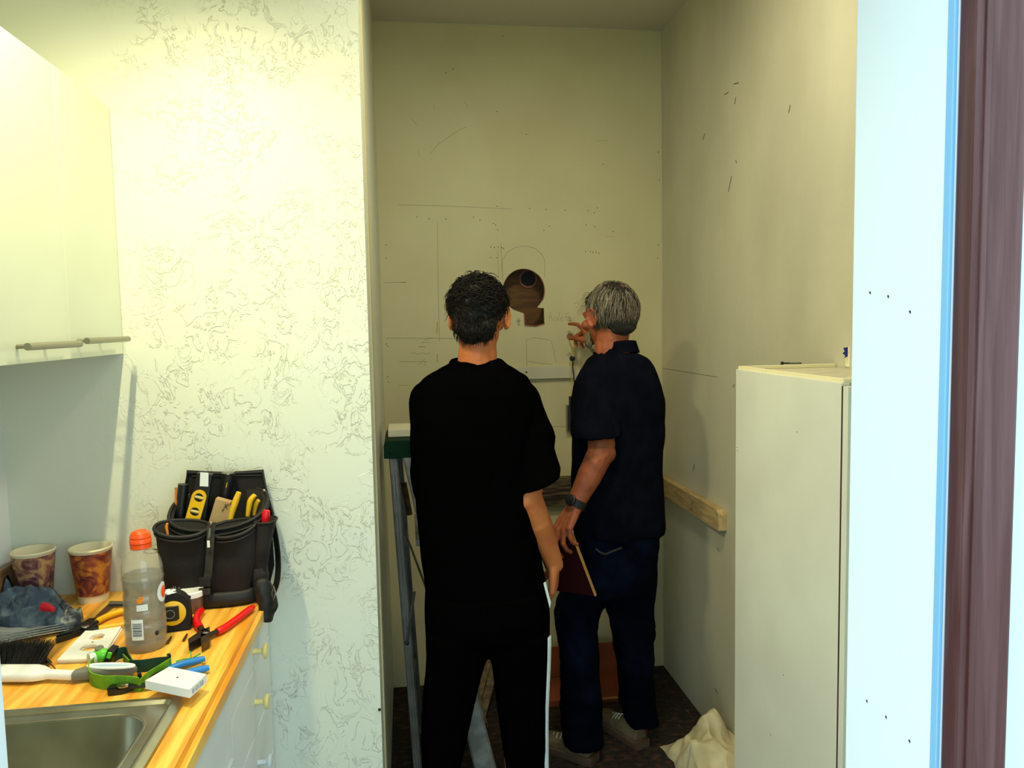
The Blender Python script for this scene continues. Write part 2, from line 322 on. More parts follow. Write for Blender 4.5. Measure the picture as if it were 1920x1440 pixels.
# drawings, pencil, screw holes
def stroke(bm, pts, r=.0009, y=YB):
    P = [PY(p[0], p[1], y)+V((0, -.0004, 0)) for p in pts]; tube(bm, P, r*1.25, 4, .4, V((0, 0, 1)))
bm = B()
for L_ in [[(820, 418), (822, 560), (824, 640)], [(724, 634), (800, 634), (858, 635)], [(746, 384), (830, 386), (900, 389), (960, 392)], [(939, 455), (941, 500), (944, 540)], [(933, 470), (935, 520)],
           [(988, 695), (987, 636), (1000, 633), (1025, 636), (1034, 640), (1040, 665), (1042, 680)], [(990, 677), (1010, 681), (1035, 683)], [(805, 290), (822, 270), (840, 258), (858, 245), (874, 238)],
           [(720, 530), (762, 529)], [(745, 529), (762, 530)], [(1025, 799), (1066, 800)], [(960, 716), (1008, 717)], [(1240, 690), (1290, 699)], [(1120, 265), (1140, 263)], [(748, 722), (764, 722)], [(748, 678), (802, 678)],
           [(792, 642), (800, 636), (811, 633)], [(790, 643), (806, 641)], [(785, 684), (797, 672), (797, 686)], [(1137, 444), (1152, 444)], [(770, 663), (778, 661), (782, 665), (790, 662), (800, 664), (806, 662)], [(772, 223), (785, 238)], [(784, 282), (786, 293)], [(870, 190), (878, 200)], [(813, 196), (815, 206)]]:
    stroke(bm, L_, .0007)
stroke(bm, [(942, 520), (942, 488), (950, 474), (966, 464), (985, 461), (1004, 466), (1017, 478), (1022, 492), (1021, 520)], .0008)
o = obj('pencil_line', bm, 'pencil', wb); o['kind'] = 'stuff'
bm = B()   # the words "hole for" in pencil handwriting
for L_ in [[(1032, 585), (1030, 602)], [(1030, 597), (1034, 592), (1036, 602)], [(1040, 595), (1038, 600), (1042, 602), (1045, 597), (1041, 594)], [(1049, 585), (1047, 602)], [(1051, 598), (1056, 596), (1054, 593), (1051, 597), (1052, 602), (1057, 600)],
           [(1066, 586), (1062, 588), (1061, 603)], [(1058, 595), (1066, 593)], [(1068, 596), (1067, 600), (1071, 601), (1072, 596), (1068, 595)], [(1075, 603), (1075, 596), (1079, 594)],
           [(1075, 570), (1082, 566), (1086, 572), (1080, 578)]]: stroke(bm, L_, .0006)
obj('pencil_writing', bm, 'pencil', wb)
bm = B()   # 11 over 2 next to the notch, ink lines round the notch
for L_ in [[(970, 597), (972, 604)], [(974, 596), (974, 604)], [(967, 603), (976, 601)], [(970, 606), (974, 605), (970, 610), (975, 609)], [(982, 588), (983, 600), (984, 612), (1000, 612)], [(1067, 592), (1064, 601), (1072, 601)], [(1069, 594), (1069, 609)], [(820, 604), (819, 624)], [(820, 664), (820, 680)], [(786, 650), (798, 650)]]: stroke(bm, L_, .0013)
obj('ink_writing', bm, 'ink', wb)
bm = B()
for p in [(724, 459), (724, 484), (932, 387), (993, 391), (1024, 393), (1059, 394), (1103, 395), (1114, 399), (1120, 390), (1030, 424), (1115, 425), (1099, 422), (920, 463), (927, 464), (934, 463), (941, 464), (944, 466), (920, 483), (931, 483), (1098, 472), (1107, 472), (1112, 473), (1118, 473), (1123, 475), (1234, 459), (1233, 484), (782, 407), (804, 410), (836, 411), (888, 407), (900, 413), (925, 419), (929, 422), (933, 431), (724, 645), (727, 649), (727, 706), (1131, 308), (987, 252), (932, 209), (1234, 285), (1236, 337), (836, 137), (850, 130), (1150, 434), (1020, 432), (728, 716), (943, 68)]:
    q = PY(p[0], p[1], YB); lathe(bm, [(.0022, 0), (.0022, .0006)], q, 7, V((0, -1, 0)))
o = obj('screw_hole', bm, 'holes', wb); o['kind'] = 'stuff'
# caulk seam lines in the alcove corners
struct('trim_4', tube(B(), [V((XR-.001, YB-.001, .1)), V((XR-.001, YB-.001, ZC))], .004, 6), 'batten'); struct('trim_5', tube(B(), [V((XP, YB-.001, ZC-.001)), V((XR, YB-.001, ZC-.001))], .003, 6), 'batten')
struct('trim_6', box(B(), XP-.0005, YP+.14, 0, XP+.004, YP+.22, ZC, .001), 'alcove')
# right wall marks
bm = B()
for a, b in [((1380, 183), (1378, 195)), ((1482, 197), (1479, 212)), ((1366, 173), (1358, 178)), ((1372, 330), (1366, 360)), ((1322, 250), (1318, 262)), ((1385, 155), (1376, 158)), ((1302, 870), (1300, 884)), ((1345, 1026), (1348, 1034)), ((1380, 300), (1381, 306)), ((1377, 720), (1375, 726)), ((1340, 1290), (1346, 1300))]:
    tube(bm, [PX(a[0], a[1], XR)+V((-.0004, 0, 0)), PX(b[0], b[1], XR)+V((-.0004, 0, 0))], .0013, 4)
tube(bm, [PX(1240, 690, XR), PX(1290, 698, XR), PX(1345, 707, XR)], .0008, 4)
o = obj('scuff_mark', bm, 'pencil', bpy.data.objects['wall_right']); o['kind'] = 'stuff'
bm = B(); q = PY(711, 1330, YP); q.x = XP-.004; ell(bm, q+V((0, -.002, 0)), (.004, .003, .004)); obj('nail_hole', bm, 'holes', bpy.data.objects['wall_partition'])

# battens
def batten(name, label, x0, x1, z0, z1, y0, y1, m, screws=()):
    t = thing(name, label, 'batten', ((x0+x1)/2, (y0+y1)/2, z0)); obj('board', box(B(), x0, y0, z0, x1, y1, z1, .002), m, t)
    for s in screws: obj('screw', lathe(B(), [(.004, 0), (.003, .0015)], s, 10, V((0, -1, 0)) if x1-x0 > .1 else V((-1, 0, 0))), 'holes', t)
    return t
a = PY(925, 690, YB); b = PY(1076, 708, YB)
batten('wall_batten', 'thin white painted batten across the back wall beside the hanging cable', PY(880, 700, YB).x, b.x, b.z, a.z, YB-.02, YB-.001, 'batten', [PY(987, 698, YB-.02), PY(957, 693, YB-.02)])
a = PY(985, 899, YB-.04); b = PY(1240, 940, YB-.04)
batten('timber_ledger', 'dark weathered rough timber rail low on the back wall between the two men', a.x, XR-.04, b.z+.004, a.z, YB-.04, YB-.001, 'oldwood')
r0 = PX(1348, 958, XR-.03); r1 = PX(1340, 1000, XR-.03); t = thing('pine_batten', 'raw pine batten with cut end screwed to right alcove wall', 'batten', (XR-.015, 3, r1.z))
zt0, zt1 = r0.z, PX(1241, 893, XR-.02).z
bm = B(); y_, hh = r0.y, .073
rings(bm, [[V((XR-.032, y_+.018, zt0)), V((XR-.001, y_+.018, zt0)), V((XR-.001, y_+.018, zt0-hh)), V((XR-.032, y_+.018, zt0-hh))][::1]]+[[V((XR-.032, YB-.002, zt1)), V((XR-.001, YB-.002, zt1)), V((XR-.001, YB-.002, zt1-hh)), V((XR-.032, YB-.002, zt1-hh))]])
rings(bm, [[V((XR-.032, y_, zt0-.016)), V((XR-.001, y_, zt0-.016)), V((XR-.001, y_, zt0-hh)), V((XR-.032, y_, zt0-hh))], [V((XR-.032, y_+.018, zt0)), V((XR-.001, y_+.018, zt0)), V((XR-.001, y_+.018, zt0-hh)), V((XR-.032, y_+.018, zt0-hh))]])
obj('board', bm, 'pine', t)
for k in (0, 1):
    q = V((XR-.033, y_+.25+.006*k, zt0-.03-.025*k)); obj('screw', lathe(B(), [(.004, 0), (.003, .001)], q, 8, V((-1, 0, 0))), 'holes', t)

# cable out of the wall, and the socket box
t = thing('electric_cable', 'yellow-white electric cable hanging from a hole in the back wall', 'cable', PY(1068, 632, YB))
P_ = [PY(1068, 632, YB+.01), PY(1069, 636, YB-.015), PY(1074, 648, YB-.03), PY(1075, 660, YB-.03), PY(1074, 672, YB-.028)]
obj('sheath', tube(B(), spline(P_, 5), .0045, 8), 'wire_y', t, True); obj('grommet', lathe(B(), [(.006, -.004), (.012, -.003), (.012, .004), (.005, .005)], PY(1073, 672, YB-.028), 16, V((0, -1, 0))), 'black', t, True)
obj('black_wire', tube(B(), spline([PY(1074, 674, YB-.028), PY(1074, 690, YB-.03), PY(1076, 706, YB-.025), PY(1078, 730, YB-.02)], 5), .0026, 6), 'black', t, True)
obj('white_wire', tube(B(), spline([PY(1072, 674, YB-.028), PY(1070, 700, YB-.03), PY(1073, 720, YB-.025), PY(1071, 745, YB-.02), PY(1070, 760, YB-.02)], 5), .0022, 6), 'wire_y', t, True)
obj('wall_hole', lathe(B(), [(.012, 0), (.014, .001)], PY(1068, 631, YB), 9, V((0, -1, 0))), 'redraw', t)
a = PY(1063, 760, YB-.03); b = PY(1092, 806, YB); t = thing('socket_box', 'grey metal socket box with black cover half hidden behind the navy polo shirt', 'electrical box', (a.x, YB, b.z))
obj('box_body', box(B(), a.x, YB-.03, b.z, b.x, YB-.001, a.z, .002), 'nickel', t); obj('cover', box(B(), a.x+.008, YB-.045, b.z+.015, b.x+.004, YB-.029, a.z+.04, .003), 'black', t)

# ------------------------------------------------------------------ ceiling lamp over the sink (outside the frame)
lx, ly, lz = LAMP
t = thing('spot_rail', 'white ceiling rail carrying three small spotlights above the sink', 'lamp', (lx, ly, ZC))
obj('rail', box(B(), lx-.02, ly-.14, ZC-.03, lx+.02, ly+.14, ZC-.001, .004), 'white', t)
for k, dy in enumerate((-.10, 0, .10)):
    c = V((lx, ly+dy, lz)); ax = V((.10, .28, -1)).normalized()
    s = obj('stem', tube(B(), [V((lx, ly+dy, ZC-.03)), c-ax*.07], .006, 8), 'white', t)
    bm = lathe(B(), [(.012, -.08), (.03, -.07), (.036, .0), (.034, .0), (.028, -.065), (.01, -.07)], c, 20, ax); obj('shade', bm, 'white', s, True)
    obj('bulb', ell(B(), c-ax*.03, (.016, .016, .016)), 'lampglow', s, True)
    ld = bpy.data.lights.new('spot_light', 'SPOT'); ld.energy = LAMP_W; ld.color = LAMP_C; ld.spot_size = math.radians(140); ld.spot_blend = 1.0; ld.shadow_soft_size = .012
    lo = bpy.data.objects.new('spot_light', ld); lo.location = c+ax*.02-V((lx, ly, ZC)); lo.rotation_mode = 'QUATERNION'; lo.rotation_quaternion = (-ax).to_track_quat('Z', 'Y'); COL.objects.link(lo); lo.parent = t
t = thing('added_fill_light', 'added unseen round fill light in the middle of the kitchen ceiling', 'lamp', (.45, 1.75, ZC))  # added fill lamp, out of view, to brighten the alcove
obj('added_fill_housing', lathe(B(), [(.15, 0), (.15, -.02), (.14, -.022)], V((.45, 1.75, ZC-.001)), 32), 'white', t, True); obj('added_fill_diffuser', lathe(B(), [(.14, -.022), (.12, -.045), (.06, -.058), (.002, -.062)], V((.45, 1.75, ZC)), 32), 'lampglow', t, True)
ld = bpy.data.lights.new('disk_light', 'AREA'); ld.shape = 'DISK'; ld.size = .28; ld.energy = FILL_W; ld.color = (1, .92, .70)
lo = bpy.data.objects.new('disk_light', ld); lo.location = (0, 0, -.07); COL.objects.link(lo); lo.parent = t
# ------------------------------------------------------------------ upper cabinets
XF = -.694; zc0, zc1 = 1.513, 2.113; seam = PX(116, 400, XF).y
labs = ['white wall cabinet in the corner, its bar handle touching the textured wall', 'white wall cabinet next to the corner one, longer bar handle nearest the doorway']
for i in range(2):
    ya = seam if i == 0 else seam-.30; yb = YP-.002 if i == 0 else seam
    t = thing('wall_cabinet', labs[i], 'cabinet', ((XL+XF)/2, (ya+yb)/2, zc0), 'white wall cabinets over the sink')
    bm = box(B(), XL+.001, ya+.001, zc0+.004, XF-.02, yb-.001, zc1-.003); obj('body', bm, 'cab', t)
    d = obj('door', box(B(), XF-.018, ya+.0012, zc0, XF, yb-.0012, zc1, .0012), 'cab', t)
    hp = [(45, 650), (150, 645)] if i else [(158, 640), (240, 635)]
    A = PX(*hp[0], XF+.032); Bp = PX(*hp[1], XF+.032); z = (A.z+Bp.z)/2; y0, y1 = A.y+.012, min(Bp.y, YP-.02) if not i else Bp.y
    h = obj('handle', tube(B(), [V((XF+.032, y0, z)), V((XF+.032, y1, z))], .0068, 14), 'nickel', d, True)
    L_ = y1-y0
    for q in (.14, .62): obj('post', tube(B(), [V((XF, y0+L_*q, z)), V((XF+.032, y0+L_*q, z))], .004, 10), 'nickel', d, True)
t = thing('wall_cabinet', 'white wall cabinet nearest the entrance wall, outside the left edge of the photo', 'cabinet', ((XL+XF)/2, 1.1, zc0), 'white wall cabinets over the sink')
obj('body', box(B(), XL+.001, Y1+.05, zc0+.004, XF-.02, seam-.302, zc1-.003), 'cab', t); obj('door', box(B(), XF-.018, Y1+.05, zc0, XF, seam-.302, zc1, .0012), 'cab', t)

# ------------------------------------------------------------------ base cabinets, counter, sink
XD, XC, ZK = -.375, -.352, .91
ysm = 1.585
t = thing('drawer_unit', 'white drawer base cabinet with cream knobs against the textured wall', 'cabinet', (-.6, (ysm+YP)/2, 0))
obj('body', box(B(), XL+.002, ysm, .09, XD-.019, YP-.002, .87), 'base', t); obj('toe_kick', box(B(), XL+.002, ysm, 0, XD-.07, YP-.002, .088), 'base', t)
zs = [.866, .770, .616, .46, .28, .1]
kpx = [(475, 1222), (478, 1317), (484, 1430)]
for i in range(5):
    d = obj('drawer', box(B(), XD-.018, ysm+.0015, zs[i+1]+.0025, XD, YP-.006, zs[i]-.001, .002), 'base', t)
    kz = PX(kpx[i][0], kpx[i][1], XD).z if i < 3 else (zs[i]+zs[i+1])/2; ky = 1.80
    if i < 3: ky = PX(kpx[i][0], kpx[i][1], XD).y
    k = obj('knob', lathe(B(), [(.0075, 0), (.0065, .006), (.006, .016), (.008, .021), (.017, .024), (.0185, .0275), (.016, .032), (.004, .034)], V((XD, ky, kz)), 24, V((1, 0, 0))), 'cream' if i != 2 else 'knob_white', d, True)
    if i == 2: k['label'] = 'white ceramic knob'
t = thing('sink_cabinet', 'white sink base cabinet with a grooved door pull beside the drawers', 'cabinet', (-.6, 1.15, 0))
bm = box(B(), XL+.002, Y1+.012, .09, XL+.02, ysm-.002, .87); box(bm, XL+.02, Y1+.012, .09, XD-.019, Y1+.03, .87); box(bm, XL+.02, ysm-.02, .09, XD-.019, ysm-.002, .87); box(bm, XL+.02, Y1+.03, .09, XD-.019, ysm-.02, .108); box(bm, XD-.07, Y1+.012, 0, XD-.06, ysm-.002, .088)
obj('body', bm, 'base', t)
d = obj('door', box(B(), XD-.018, 1.17, .1, XD, ysm-.0015, .865, .002), 'base', t)
A = PX(441, 1402, XD); Bq = PX(424, 1440, XD); obj('pull', box(B(), XD-.001, Bq.y-.06, A.z-.012, XD+.006, min(A.y, ysm-.02), A.z, .002), 'knob_white', d)
d = obj('door', box(B(), XD-.018, Y1+.014, .1, XD, 1.1675, .865, .002), 'base', t); obj('pull', box(B(), XD-.001, 1.05, A.z-.012, XD+.006, 1.15, A.z, .002), 'knob_white', d)
# counter: outline with rounded far corner and the sink cut-out, rolled front edge
sx0, sx1, sy0, sy1 = -.88, -.406, .86, 1.404
pl = [V((XL+.001, Y1+.004, ZK)), V((XC, Y1+.004, ZK)), V((XC, YP-.10, ZK))]
for k in range(1, 9):
    a = PI/2*k/8; pl.append(V((XC-.045+.045*math.cos(a), YP-.10+.085*math.sin(a)*1.0, ZK)))
pl += [V((XC-.05, YP-.002, ZK)), V((XL+.001, YP-.002, ZK))]
cut = [V((sx0+.015, sy0+.015, ZK)), V((sx1-.02, sy0+.015, ZK)), V((sx1-.02, sy1-.015, ZK)), V((sx0+.015, sy1-.015, ZK))]
bm = prism(B(), pl, (0, 0, -.036), [cut])
es = [e for e in bm.edges if all(abs(v.co.z-ZK) < 1e-5 for v in e.verts) and all(v.co.x > XC-.06 and (abs(v.co.x-XC) < 1e-5 or v.co.y > YP-.11) and v.co.y < YP-.003 for v in e.verts) and len(e.link_faces) == 2 and any(abs(f.normal.z) < .5 or f.calc_center_median().z < ZK-.001 for f in e.link_faces)]
bmesh.ops.bevel(bm, geom=es, offset=.012, segments=4, affect='EDGES')
ct = tag(obj('worktop', bm, 'counter', None, 50, (-.67, 1.35, ZK-.036)), 'butcher-block laminate worktop with a rounded front edge around the sink', 'worktop')
tag(obj('backsplash', box(B(), XL+.001, Y1+.004, ZK+.001, XL+.02, YP-.003, ZK+.098, .006), 'splash', None, False, (XL+.01, 1.4, ZK)), 'wood laminate upstand along the left wall behind the cups', 'backsplash')
# sink
def rrect(x0, x1, y0, y1, r, z, n=6):
    out = []
    for cx, cy, a0 in ((x1-r, y1-r, 0), (x0+r, y1-r, PI/2), (x0+r, y0+r, PI), (x1-r, y0+r, 3*PI/2)):
        for k in range(n+1): a = a0+PI/2*k/n; out.append(V((cx+r*math.cos(a), cy+r*math.sin(a), z)))
    return out
bx0, bx1, by0, by1 = -.82, -.452, .93, 1.352
t = thing('sink', 'stainless steel drop-in sink with a dusty square bowl', 'sink', (-.64, 1.13, ZK))
rs = [rrect(sx0, sx1, sy0, sy1, .028, ZK+.0005), rrect(sx0+.002, sx1-.002, sy0+.002, sy1-.002, .027, ZK+.005), rrect(sx0+.012, sx1-.012, sy0+.012, sy1-.012, .02, ZK+.0085), rrect(sx0+.018, sx1-.018, sy0+.018, sy1-.018, .016, ZK+.008),
      rrect(sx0+.024, sx1-.024, sy0+.024, sy1-.024, .012, ZK+.003), rrect(bx0-.006, bx1+.006, by0-.006, by1+.006, .062, ZK+.0025)]
obj('rim', rings(B(), rs, False, False), 'steel', t, 30)
rs = [rrect(bx0-.006, bx1+.006, by0-.006, by1+.006, .062, ZK+.0025), rrect(bx0-.002, bx1+.002, by0-.002, by1+.002, .06, ZK+.0035), rrect(bx0, bx1, by0, by1, .058, ZK-.001), rrect(bx0+.008, bx1-.008, by0+.008, by1-.008, .055, ZK-.12), rrect(bx0+.03, bx1-.03, by0+.03, by1-.03, .045, ZK-.155), rrect(bx0+.09, bx1-.09, by0+.09, by1-.09, .02, ZK-.16)]
obj('bowl', rings(B(), rs, False, True), 'steel', t, 2)
obj('drain', lathe(B(), [(.045, 0), (.045, .004), (.034, .003), (.03, -.0), (.004, -.0)], V((-.635, 1.14, ZK-.158)), 24), 'chrome', t, True)

# ------------------------------------------------------------------ tall cabinet on the right
PXL, py0, py1, pz = .85, 1.405, 1.893, 1.44
t = thing('pantry_cabinet', 'tall white pantry cabinet standing against the right wall by the doorway', 'cabinet', (1.0, 1.65, 0))
obj('side_panel', box(B(), PXL, py0, .0, PXL+.018, py1, pz, .001), 'pantry', t)
bm = box(B(), PXL+.018, py0+.005, 0, XR-.004, py1, pz-.012); obj('body', bm, 'pantry', t)
obj('top_panel', box(B(), PXL+.012, py0+.005, pz-.011, XR-.004, py1-.008, pz-.001), 'pantry_top', t)
for a in ((PXL+.006, py0+.004, PXL+.016, py1), (PXL+.016, py1-.012, XR-.004, py1), (PXL+.016, py0+.004, XR-.004, py0+.014)):
    obj('lip', box(B(), a[0], a[1], pz, a[2], a[3], pz+.008, .001), 'pantry_edge', t)
obj('door', box(B(), PXL+.001, py0-.022, .02, XR-.006, py0-.004, pz-.006, .001), 'pantry', t)
bm = B()
for p in [(1382, 839), (1383, 845), (1494, 810), (1469, 1266), (1445, 1378)]: q = PX(*p, PXL); lathe(bm, [(.0016, 0), (.0012, .0005)], q, 7, V((-1, 0, 0)))
obj('pinhole', bm, 'holes', t)['kind'] = 'stuff'
obj('gap_shade', box(B(), PXL+.0004, py0-.0036, .02, PXL+.010, py0-.0002, pz-.006), 'maroon', t)  # dark strip that paints the shade inside the door gap
ptop = pz+.001
t = thing('black_bolt', 'black bolt lying on top of the tall pantry cabinet', 'bolt', PZ(1480, 681, ptop+.004))
A, Bq = PZ(1466, 681, ptop+.0032), PZ(1503, 681, ptop+.0032); dv = (Bq-A)
obj('shank', tube(B(), [A, A+dv*.6, A+dv], [.0022, .0022, .0018], 8), 'black', t, True); obj('head', lathe(B(), [(.0048, -.003), (.0048, .003), (.004, .0045)], A, 12, dv.normalized()), 'black', t, True)
obj('thread', tube(B(), [A+dv*.4, A+dv*.9], .0027, 8), 'nickel', t)
q = PZ(1606, 688, ptop); q.z = ptop
t = thing('masking_tape_roll', 'cream ridged roll standing on the pantry cabinet behind the white jamb', 'tape', q)
bm = B(); hgt = .052
prof = [(.022, 0), (.027, 0)]+[(.027+(.0008 if k % 2 else 0), hgt*k/20) for k in range(21)]+[(.022, hgt)]
lathe(bm, prof+[(.022, 0)], q, 32, close=False); obj('roll', bm, 'tapew', t, False)
qb = q+V((-.027, -.004, hgt-.004))
bm = B(); prism(bm, [qb+V(p) for p in [(0, 0, .004), (-.012, 0, .002), (-.008, 0, -.007), (-.014, 0, -.012), (-.006, 0, -.018), (-.009, 0, -.024), (0, 0, -.02)]], (0, .002, 0)); obj('blue_tail', bm, 'tapeb', t)['label'] = 'torn blue tape tail'
# ------------------------------------------------------------------ canvas cloth, cardboard box, plank, debris on the floor
def ridge(p, f, o=0): return 1-abs(noise.noise(p*f+V((o, o*.7, 3))))*2.4
def heap(name, x0, x1, y0, y1, hf, m, nx=84, ny=84):
    bm = B(); g = []
    for j in range(ny+1):
        r_ = []
        for i in range(nx+1):
            u, v = i/nx, j/ny; a = (u-.5)*2; b = (v-.5)*2; p = V((x0+(x1-x0)*u, y0+(y1-y0)*v, 0)); k = 1+.22*noise.noise(p*7+V((4, 4, 4)))
            p.x = (x0+x1)/2+(p.x-(x0+x1)/2)*k; p.y = (y0+y1)/2+(p.y-(y0+y1)/2)*k; p.x = min(p.x, XR-.006)
            ed = max(0, min(1, 1-abs(a)))*max(0, min(1, 1-abs(b))); ed = min(1, ed*7)**.6; r_.append(bm.verts.new((p.x+noise.noise(p*23)*.012, p.y+noise.noise(p*19)*.012, .002+hf(p)*ed)))
        g.append(r_)
    for v in bm.verts: v.co.x = min(v.co.x, XR-.004)
    for j in range(ny):
        for i in range(nx): bm.faces.new((g[j][i], g[j][i+1], g[j+1][i+1], g[j+1][i]))
    return obj(name, bm, m, None, 2, ((x0+x1)/2, (y0+y1)/2, 0))
def hcl(p):
    g = lambda a, b, s_: math.exp(-((p.x-a)**2+(p.y-b)**2)/s_)
    return .02+.030*max(0, ridge(p, 7))+.022*max(0, ridge(p, 15, 5))+.05*g(1.0, 2.42, .02)+.115*g(1.04, 2.50, .0022)+.05*g(.90, 2.40, .008)+.03*g(.98, 2.3, .02)
tag(heap('canvas_cloth', .90, 1.16, 2.10, 2.60, hcl, 'cloth'), 'crumpled cream canvas drop cloth on the floor beside the pantry cabinet', 'cloth')
a = PY(1030, 1214, 3.18); b = PY(1166, 1214, 3.18); zf = PY(1100, 1266, 3.18).z
t = thing('cardboard_box', 'brown cardboard box on the floor behind the legs of the man in the polo shirt', 'box', ((a.x+b.x)/2, 3.1, 0))
a.x -= .04
obj('body', box(B(), a.x, 2.98, .001, b.x+.03, 3.2, zf, .002), 'cardboard', t); obj('flap', box(B(), a.x, 3.18, zf, b.x+.03, 3.186, a.z, .001), 'cardboard', t); obj('tape', box(B(), a.x+.05, 2.978, zf-.012, b.x+.02, 2.981, zf-.004), 'gold', t)
t = thing('leaning_plank', 'worn wooden plank leaning on the floor behind the ladder foot', 'plank', PZ(890, 1400, 0))
A, Bq = PZ(893, 1420, .0), PY(930, 1180, 3.2); dv = (Bq-A).normalized(); sd = dv.cross(V((0, 1, 0))).normalized()
A = V((A.x, 2.9, .012)); dv = (Bq-A).normalized(); sd = V((1, 0, 0)); nn = sd.cross(dv).normalized()
for k in range(3): o_ = sd*(.036*k-.05); rings_ = [[A+o_, A+o_+sd*.033, A+o_+sd*.033+nn*.018, A+o_+nn*.018], [Bq+o_, Bq+o_+sd*.033, Bq+o_+sd*.033+nn*.018, Bq+o_+nn*.018]]; obj('slat', rings(B(), rings_), 'ply', t)
bm = B()
for k in range(170):
    x, y = random.uniform(XP+.02, XR-.02), random.uniform(2.1, 3.25); s = random.uniform(.0008, .0026); l = random.choice((1, 1, 1.6, 4, 8)); a = random.random()*PI
    if any((V((x, y))-V(c_)).length < .2 for c_ in ((.60, 2.62), (.80, 2.68), (.05, 2.2), (.33, 2.2), (0, 2.45), (.2, 2.4), (0, 2.83), (.2, 2.86))): continue
    box(bm, -s*l, -s, 0, s*l, s, s*.8, mx=Matrix.Translation((x, y, .0005)) @ Matrix.Rotation(a, 4, 'Z'))
tag(obj('floor_debris', bm, 'debris'), 'scattered pale wood chips and plaster crumbs on the dark floor', 'debris', kind='stuff')

# ------------------------------------------------------------------ stepladder
ca = PY(718, 830, 2.62); cb = PY(782, 830, 2.62); zt = PY(740, 817, 2.6).z; zb = PY(740, 848, 2.6).z
t = thing('stepladder', 'aluminium stepladder with a green plastic top standing by the alcove wall', 'ladder', (.0, 2.6, 0))
ya, yb = 2.48, 2.83
xa, xb = max(PY(719, 830, ya).x, XP+.008), PY(783, 830, ya).x
prof = [(xa+.008, zt), (xb-.01, zt), (xb+.012, zt-.03), (xb+.018, zb-.006), (xb, zb-.042), (xb-.024, zb-.042), (xb-.05, zb-.004), (xa, zb), (xa, zt-.018)]
bm = prism(B(), [V((p[0], ya, p[1])) for p in prof], (0, yb-ya, 0)); obj('top_cap', bm, 'green_cap', t)
for p in ((xa+.022, zb+.02), (xb-.025, zb+.025), (xb-.012, zb-.022)): obj('rivet', ell(B(), V((p[0], ya, p[1])), (.006, .003, .006)), 'green_cap', t, True)
def rail(p0, p1, w, d, y, m='alu'):
    """channel rail from p0 (top) to p1 (bottom) given as (x, z) at plane y, width w0->w1"""
    bm = B(); A = V((p0[0], y, p0[1])); Bq = V((p1[0], y, p1[1])); s = V((1, 0, 0)); w0, w1 = w
    def sec(P, w_): return [P+V((-w_/2, 0, 0)), P+V((-w_/4, -.006, 0)), P+V((w_/4, -.006, 0)), P+V((w_/2, 0, 0)), P+V((w_/2, d, 0)), P+V((w_/2-.004, d, 0)), P+V((w_/2-.004, .004, 0)), P+V((-w_/2+.004, .004, 0)), P+V((-w_/2+.004, d, 0)), P+V((-w_/2, d, 0))]
    rings(bm, [sec(A, w0), sec(Bq, w1)]); r_ = obj('rail', bm, m, t)
    for q_ in (-.30, 0, .30): obj('rib', tube(B(), [A+V((w0*q_, -.006*(1 if d > 0 else 1), 0)), Bq+V((w1*q_, -.006, 0))], .0022, 6), 'alu2', r_, True)
    return r_
def wx(px, py, y): q = PY(px, py, y); return (q.x, q.z)
# rear frame (left) and step frame (right)
f0, f1 = wx(737, 850, ya+.01), wx(783, 1440, ya+.01); k_ = (0-f1[1])/(f1[1]-f0[1]); fl = (f1[0]+(f1[0]-f0[0])*k_, .008)
rail(f0, fl, (.030, .028), .022, ya+.01); rail((f0[0]+.01, f0[1]), (fl[0]+.01, .008), (.030, .028), -.022, yb-.01)
g0, g1 = wx(768, 858, ya+.0), wx(909, 1440, ya-.05); k_ = (0-g1[1])/(g1[1]-g0[1]); gl = (g1[0]+(g1[0]-g0[0])*k_, .008)
def rail2(y0, y1, w0, w1, m='alu2'):
    bm = B(); A = V((g0[0], y0, g0[1])); Bq = V((gl[0], y1, .008)); sec = lambda P, w_: [P+V((-w_/2, 0, 0)), P+V((-w_/2+.006, -.006, 0)), P+V((w_/2-.006, -.006, 0)), P+V((w_/2, 0, 0)), P+V((w_/2, .02, 0)), P+V((w_/2-.004, .02, 0)), P+V((w_/2-.004, 0.002, 0)), P+V((-w_/2+.004, .002, 0)), P+V((-w_/2+.004, .02, 0)), P+V((-w_/2, .02, 0))]
    obj('rail', rings(B(), [sec(A, w0), sec(Bq, w1)]), m, t)
rail2(ya, ya-.06, .045, .075); rail2(yb-.02, yb+.03, .045, .07)
for s in (.24, .5, .76):
    x = g0[0]+(gl[0]-g0[0])*s; z = g0[1]+(.008-g0[1])*s; st = obj('step', box(B(), x-.045, ya-.02*s*2+.012, z-.022, x+.04, yb+.0, z, .003), 'alu2', t)
for s in (.3, .7):
    x = f0[0]+(fl[0]-f0[0])*s; z = f0[1]+(.008-f0[1])*s; obj('brace_bar', tube(B(), [V((x, ya+.02, z)), V((x+.01, yb-.02, z-.02))], .008, 8), 'alu', t)
h0, h1 = PY(777, 1110, ya-.02), PY(763, 1206, ya-.004); h2 = PY(830, 1130, ya-.03)
obj('spreader', tube(B(), [h0, h1], .009, 8, .3), 'alu', t); obj('spreader_pin', ell(B(), h1, (.007, .007, .007)), 'black', t, True)
obj('back_brace', tube(B(), [PY(755, 985, yb-.03), PY(800, 1105, yb-.02)], .014, 8, .3), 'alu', t)
obj('handle_grip', tube(B(), [PY(757, 905, yb-.05), PY(768, 965, yb-.05)], .011, 10), 'plierm', t)
for (x, y) in ((fl[0], ya+.02), (fl[0]+.01, yb-.02), (gl[0], ya-.05), (gl[0], yb+.035)): obj('rubber_foot', box(B(), x-.028, y-.014, .0, x+.03, y+.016, .03, .004), 'black', t)
A = PY(728, 812, 2.6); Bq = PY(790, 797, 2.6)
